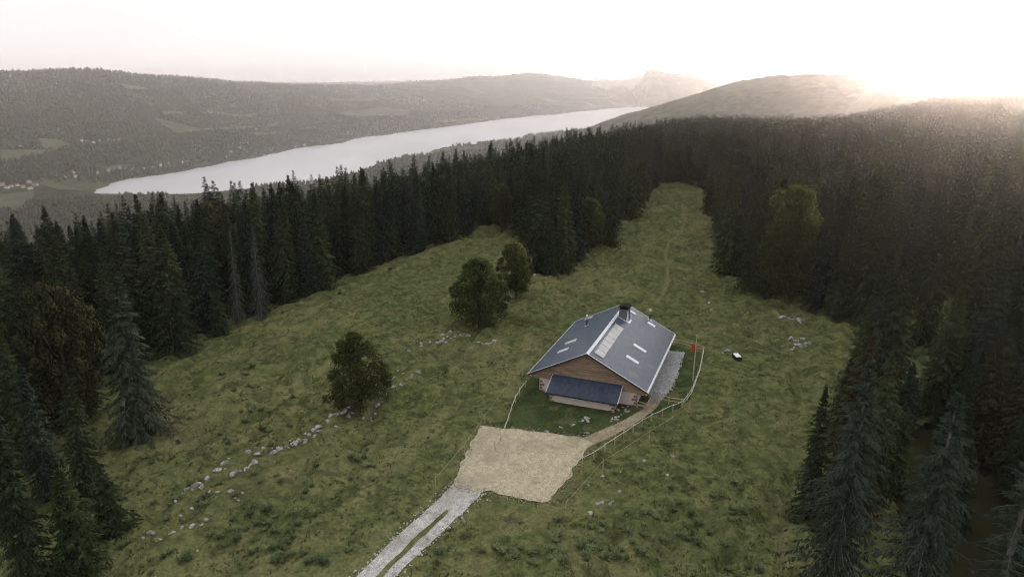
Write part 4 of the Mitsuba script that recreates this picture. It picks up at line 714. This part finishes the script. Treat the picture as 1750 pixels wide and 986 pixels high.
WEEDS = np.array([(-20.4, 52.4), (-20.6, 51.6), (-19.3, 50.8), (-21.0, 51.2), (-18.4, 51.0), (-20.3, 50.0), (-16.7, 49.7), (-16.2, 49.4), (-18.7, 55.8), (-20.0, 54.9), (-23.2, 54.5), (-24.1, 55.4), (-25.0, 52.8), (-24.9, 54.5), (-22.7, 56.3), (-30.9, 59.7), (-31.3, 59.2), (-28.0, 59.7), (-33.8, 59.7), (-33.1, 56.3), (-27.8, 53.6), (-26.6, 53.2), (-25.8, 52.0), (-35.0, 52.0), (-28.8, 50.0), (-30.3, 50.0), (-21.2, 65.1), (-20.9, 61.7), (-23.9, 61.7), (-26.0, 61.7), (-33.8, 80.5), (-32.1, 78.9), (-37.5, 84.0), (-32.8, 75.7), (-29.0, 82.3), (-28.9, 72.8), (-32.7, 70.1), (-40.8, 67.5), (-18.0, 67.5), (-38.0, 89.8), (-35.3, 86.8), (-6.6, 50.0), (-6.5, 51.2), (-0.8, 51.2), (-0.3, 50.0), (1.6, 51.2), (2.1, 51.6), (4.0, 52.4), (4.3, 53.2), (5.9, 50.8), (6.4, 50.0), (4.4, 50.4), (3.3, 49.7), (7.4, 52.4), (7.9, 52.0), (9.6, 51.2), (9.9, 50.0), (10.8, 52.0), (12.1, 53.2), (14.8, 55.8), (15.5, 56.8), (13.7, 55.8), (16.8, 54.9), (16.8, 52.8), (11.1, 50.8), (7.4, 54.5), (14.4, 56.8), (16.3, 57.7), (19.3, 52.4), (21.2, 56.8), (20.3, 59.7), (23.5, 61.2), (18.9, 50.0), (-9.5, 50.8), (-14.9, 65.1), (-56.9, 115.3), (-34.2, 129.4), (-43.4, 122.0), (-41.8, 123.8), (-50.0, 113.7), (-50.4, 105.0), (-34.8, 142.3), (-30.7, 147.1)]); wl = WEEDS[rng.integers(0, len(WEEDS), 110)] + rng.normal(0, 1.5, (110, 2)); allw = np.vstack([WEEDS, wl])
for x, y in allw:
    if not MEADOW.contains(Point(x, y)) or PARK.buffer(.8).contains(Point(x, y)) or TRACK.buffer(.5).contains(Point(x, y)): continue
    key = 'weed_plant' if n_weed == 0 else numbered('weed_plant', n_weed); n_weed += 1
    s = rng.uniform(.55, 1.15); inst(key, f'kind_weed{rng.integers(5)}', place(x, y, nh(x, y) - .05, s, s * rng.uniform(.8, 1.2), rng.uniform(0, 360)))
    z = ('among the stones of the lower left pasture', 'weeds of the lower left') if x < -13 and y < 100 else ('in the rough pasture below the parking place', 'weeds below the parking place') if y < 66 else ('on the far part of the left meadow', 'weeds of the far left meadow')
    d_ = math.hypot(x, y); w = 'nearest ones' if y < 53 else 'middle ones' if y < 60 else 'farthest ones'
    sz = 'low bushy' if s < .75 else 'middling' if s < .95 else 'tall'
    tag(key, f'{sz} pale green weed {z[0]}, {w}', 'weed', f'{sz} {z[1]}, {w}')
# grass tufts
def tufts(n, keep, hmin, hmax, wd, y0=34, y1=280):
    q = np.stack([rng.uniform(-66, 90, n), y0 + (y1 - y0) * rng.uniform(0, 1, n) ** 1.8], -1); q = q[shapely.contains_xy(MEADOW, q[:, 0], q[:, 1]) & keep(q)]
    for g in (PARK.buffer(.1), TRACK.buffer(.15), PATH.buffer(.05), TER.buffer(.05), shapely.box(-1, -1, 0, 0)): q = q[~shapely.contains_xy(g, q[:, 0], q[:, 1])]
    u = np.stack([(q - O2) @ NX, (q - O2) @ AX], -1); q = q[~((np.abs(u[:, 0]) < 6.7) & (u[:, 1] > -1.9) & (u[:, 1] < 22))]
    z = near_h(q[:, 0], q[:, 1]); k = 6; b = np.repeat(np.c_[q, z], k, 0) + rng.normal(0, .10, (len(q) * k, 3)) * [1, 1, 0]; m = len(b)
    az = rng.uniform(0, 6.28, m); h = rng.uniform(hmin, hmax, m) * np.repeat(rng.uniform(.6, 1.3, len(q)), k); lean = rng.uniform(.2, .9, m)
    tip = b + np.stack([np.cos(az) * lean * h, np.sin(az) * lean * h, h], -1); sd = np.stack([-np.sin(az), np.cos(az), az * 0], -1) * wd
    v = np.stack([b - sd - [0, 0, .05], b + sd - [0, 0, .05], tip], 1).reshape(-1, 3); return trimesh.Trimesh(v, np.arange(m * 3).reshape(-1, 3), process=False)
def where(lo, hi, seed): return lambda q: (lambda f: (f > lo) & (f < hi))(meshkit.fbm(np.c_[q / 2.4, q[:, :1] * 0 + seed], 3, seed))
shape('grass', tufts(52000, where(.46, 2, 31), .12, .30, .05), 'm_grass_blade'); tag('grass', 'tufts of green grass across the pasture', kind='stuff')
shape('dry_grass', tufts(26000, where(.54, 2, 77), .12, .34, .04), 'm_dry_blade'); tag('dry_grass', 'straw coloured grass tufts on the humps of the pasture', kind='stuff')
# loose stones round the gravel
def pebbles(poly, n, spread, lo, hi):
    L = poly.exterior; ms = []; base = trimesh.creation.icosphere(subdivisions=0)
    for s in rng.uniform(0, L.length, n):
        c = np.array(L.interpolate(s).coords[0]) + rng.normal(0, spread, 2); r = rng.uniform(lo, hi); m = base.copy(); m.vertices = m.vertices * rng.uniform(.7, 1.2, 3) * r + [c[0], c[1], nh(*c) + .06 + r * .2]; ms.append(m)
    return cat(ms)
shape('gravel', cat([pebbles(TRACK, 520, .40, .05, .12), pebbles(TER, 260, .15, .07, .16)]), 'm_track'); tag('gravel', 'loose white stones scattered along the track and terrace edges', kind='stuff')
shape('chippings', cat([pebbles(PARK, 900, .35, .04, .09), pebbles(PATH, 260, .10, .03, .07)]), 'm_path'); tag('chippings', 'loose tan chippings along the rim of the parking place and path', kind='stuff')
# farmhouses and villages round the lake
scene['m_house_wall'] = diffuse(mikit.proc(lambda p, n, uv: mix((.36, .34, .31), (.58, .57, .54), cell_rand(dr.floor(p.x / 40), dr.floor(p.y / 40))))); scene['m_house_roof'] = diffuse(mikit.proc(lambda p, n, uv: mix((.20, .15, .12), (.34, .31, .29), cell_rand(dr.floor(p.x / 30), dr.floor(p.y / 30), 2))))
HOUSES = [('village at the near end of the lake', 'small pale house of the village beside the field at the near end of the lake', [(-1689.8, 2265.4), (-1664.6, 2250.1), (-1660.5, 2266.7), (-1650.5, 2280.7), (-1625.9, 2271.5), (-1598.3, 2264.3), (-1610.5, 2302.4), (-1599.7, 2303.3), (-1635.8, 2318.1), (-1580.7, 2421.7), (-1577.4, 2443.4), (-1582.1, 2479.3), (-1560.4, 2447.7)]), ('hamlet on the left shore', 'small pale house in the row behind the left shore near the end of the lake', [(-1539.2, 2544.6), (-1526.1, 2546.1), (-1525.7, 2597.3), (-1521.8, 2618.5), (-1509.7, 2650.7), (-1495.8, 2664.8), (-1475.5, 2663.7), (-1470.1, 2679.2), (-1451.0, 2708.1), (-1434.7, 2753.9), (-1424.7, 2796.0), (-1414.4, 2813.4), (-1417.2, 2854.8), (-1407.3, 2884.1), (-1398.7, 2918.6)]), ('farms on the left', 'small farmhouse beside the upper fields at the left margin', [(-1919.6, 3107.1), (-1901.3, 3118.3), (-1888.0, 3139.2), (-1887.0, 3184.3), (-1873.2, 3230.5), (-1856.1, 3252.9), (-1842.5, 3273.2), (-1974.5, 2762.0), (-1977.2, 2793.5)]), ('houses on the far shore', 'small house among trees on the far shore in the middle of the lake', [(-1335.3, 3293.4), (-1336.9, 3410.5), (-1317.5, 3418.1), (-1293.8, 3397.9), (-1260.8, 3398.5), (-1327.8, 3201.8), (-1213.2, 3293.7), (-1213.9, 3392.4), (-1076.1, 4589.0), (-1111.1, 4202.6), (-1364.0, 3007.3), (-1194.5, 3831.4), (-1169.7, 3913.3)])]
n_h = 0
def house(x, y, label, group):
    global n_h
    key = 'house' if n_h == 0 else numbered('house', n_h); n_h += 1
    w, l, h = rng.uniform(3.4, 5), rng.uniform(4.5, 8), rng.uniform(4.5, 6.5); r = w * rng.uniform(.55, .8)
    m = T().translate([x, y, float(vz([x], [y])[0]) - 1]).rotate([0, 0, 1], rng.uniform(0, 180))
    wl = cat([box(-w, w, -l, l, -3, h), hexa([(-w, -l, h + .01), (w, -l, h + .01), (w, l, h + .01), (-w, l, h + .01), (-.05, -l, h + r), (.05, -l, h + r), (.05, l, h + r), (-.05, l, h + r)])])
    shape(key + '__wall', wl, 'm_house_wall', to=m)
    rf = cat([hexa([(sg * .0, -l - .8, h + r + .05), (sg * (w + .9), -l - .8, h - .65), (sg * (w + .9), l + .8, h - .65), (0, l + .8, h + r + .05), (0, -l - .8, h + r + .5), (sg * (w + .9), -l - .8, h - .2), (sg * (w + .9), l + .8, h - .2), (0, l + .8, h + r + .5)]) for sg in (-1, 1)])
    shape(key + '__roof', rf, 'm_house_roof', to=m); tag(key, label, 'house', group)
for grp, lab, pts in HOUSES:
    for x, y in pts: house(x, y, lab, grp)
print('rocks', n_rock, 'weeds', n_weed, 'houses', n_h)
print('entries', len(scene))
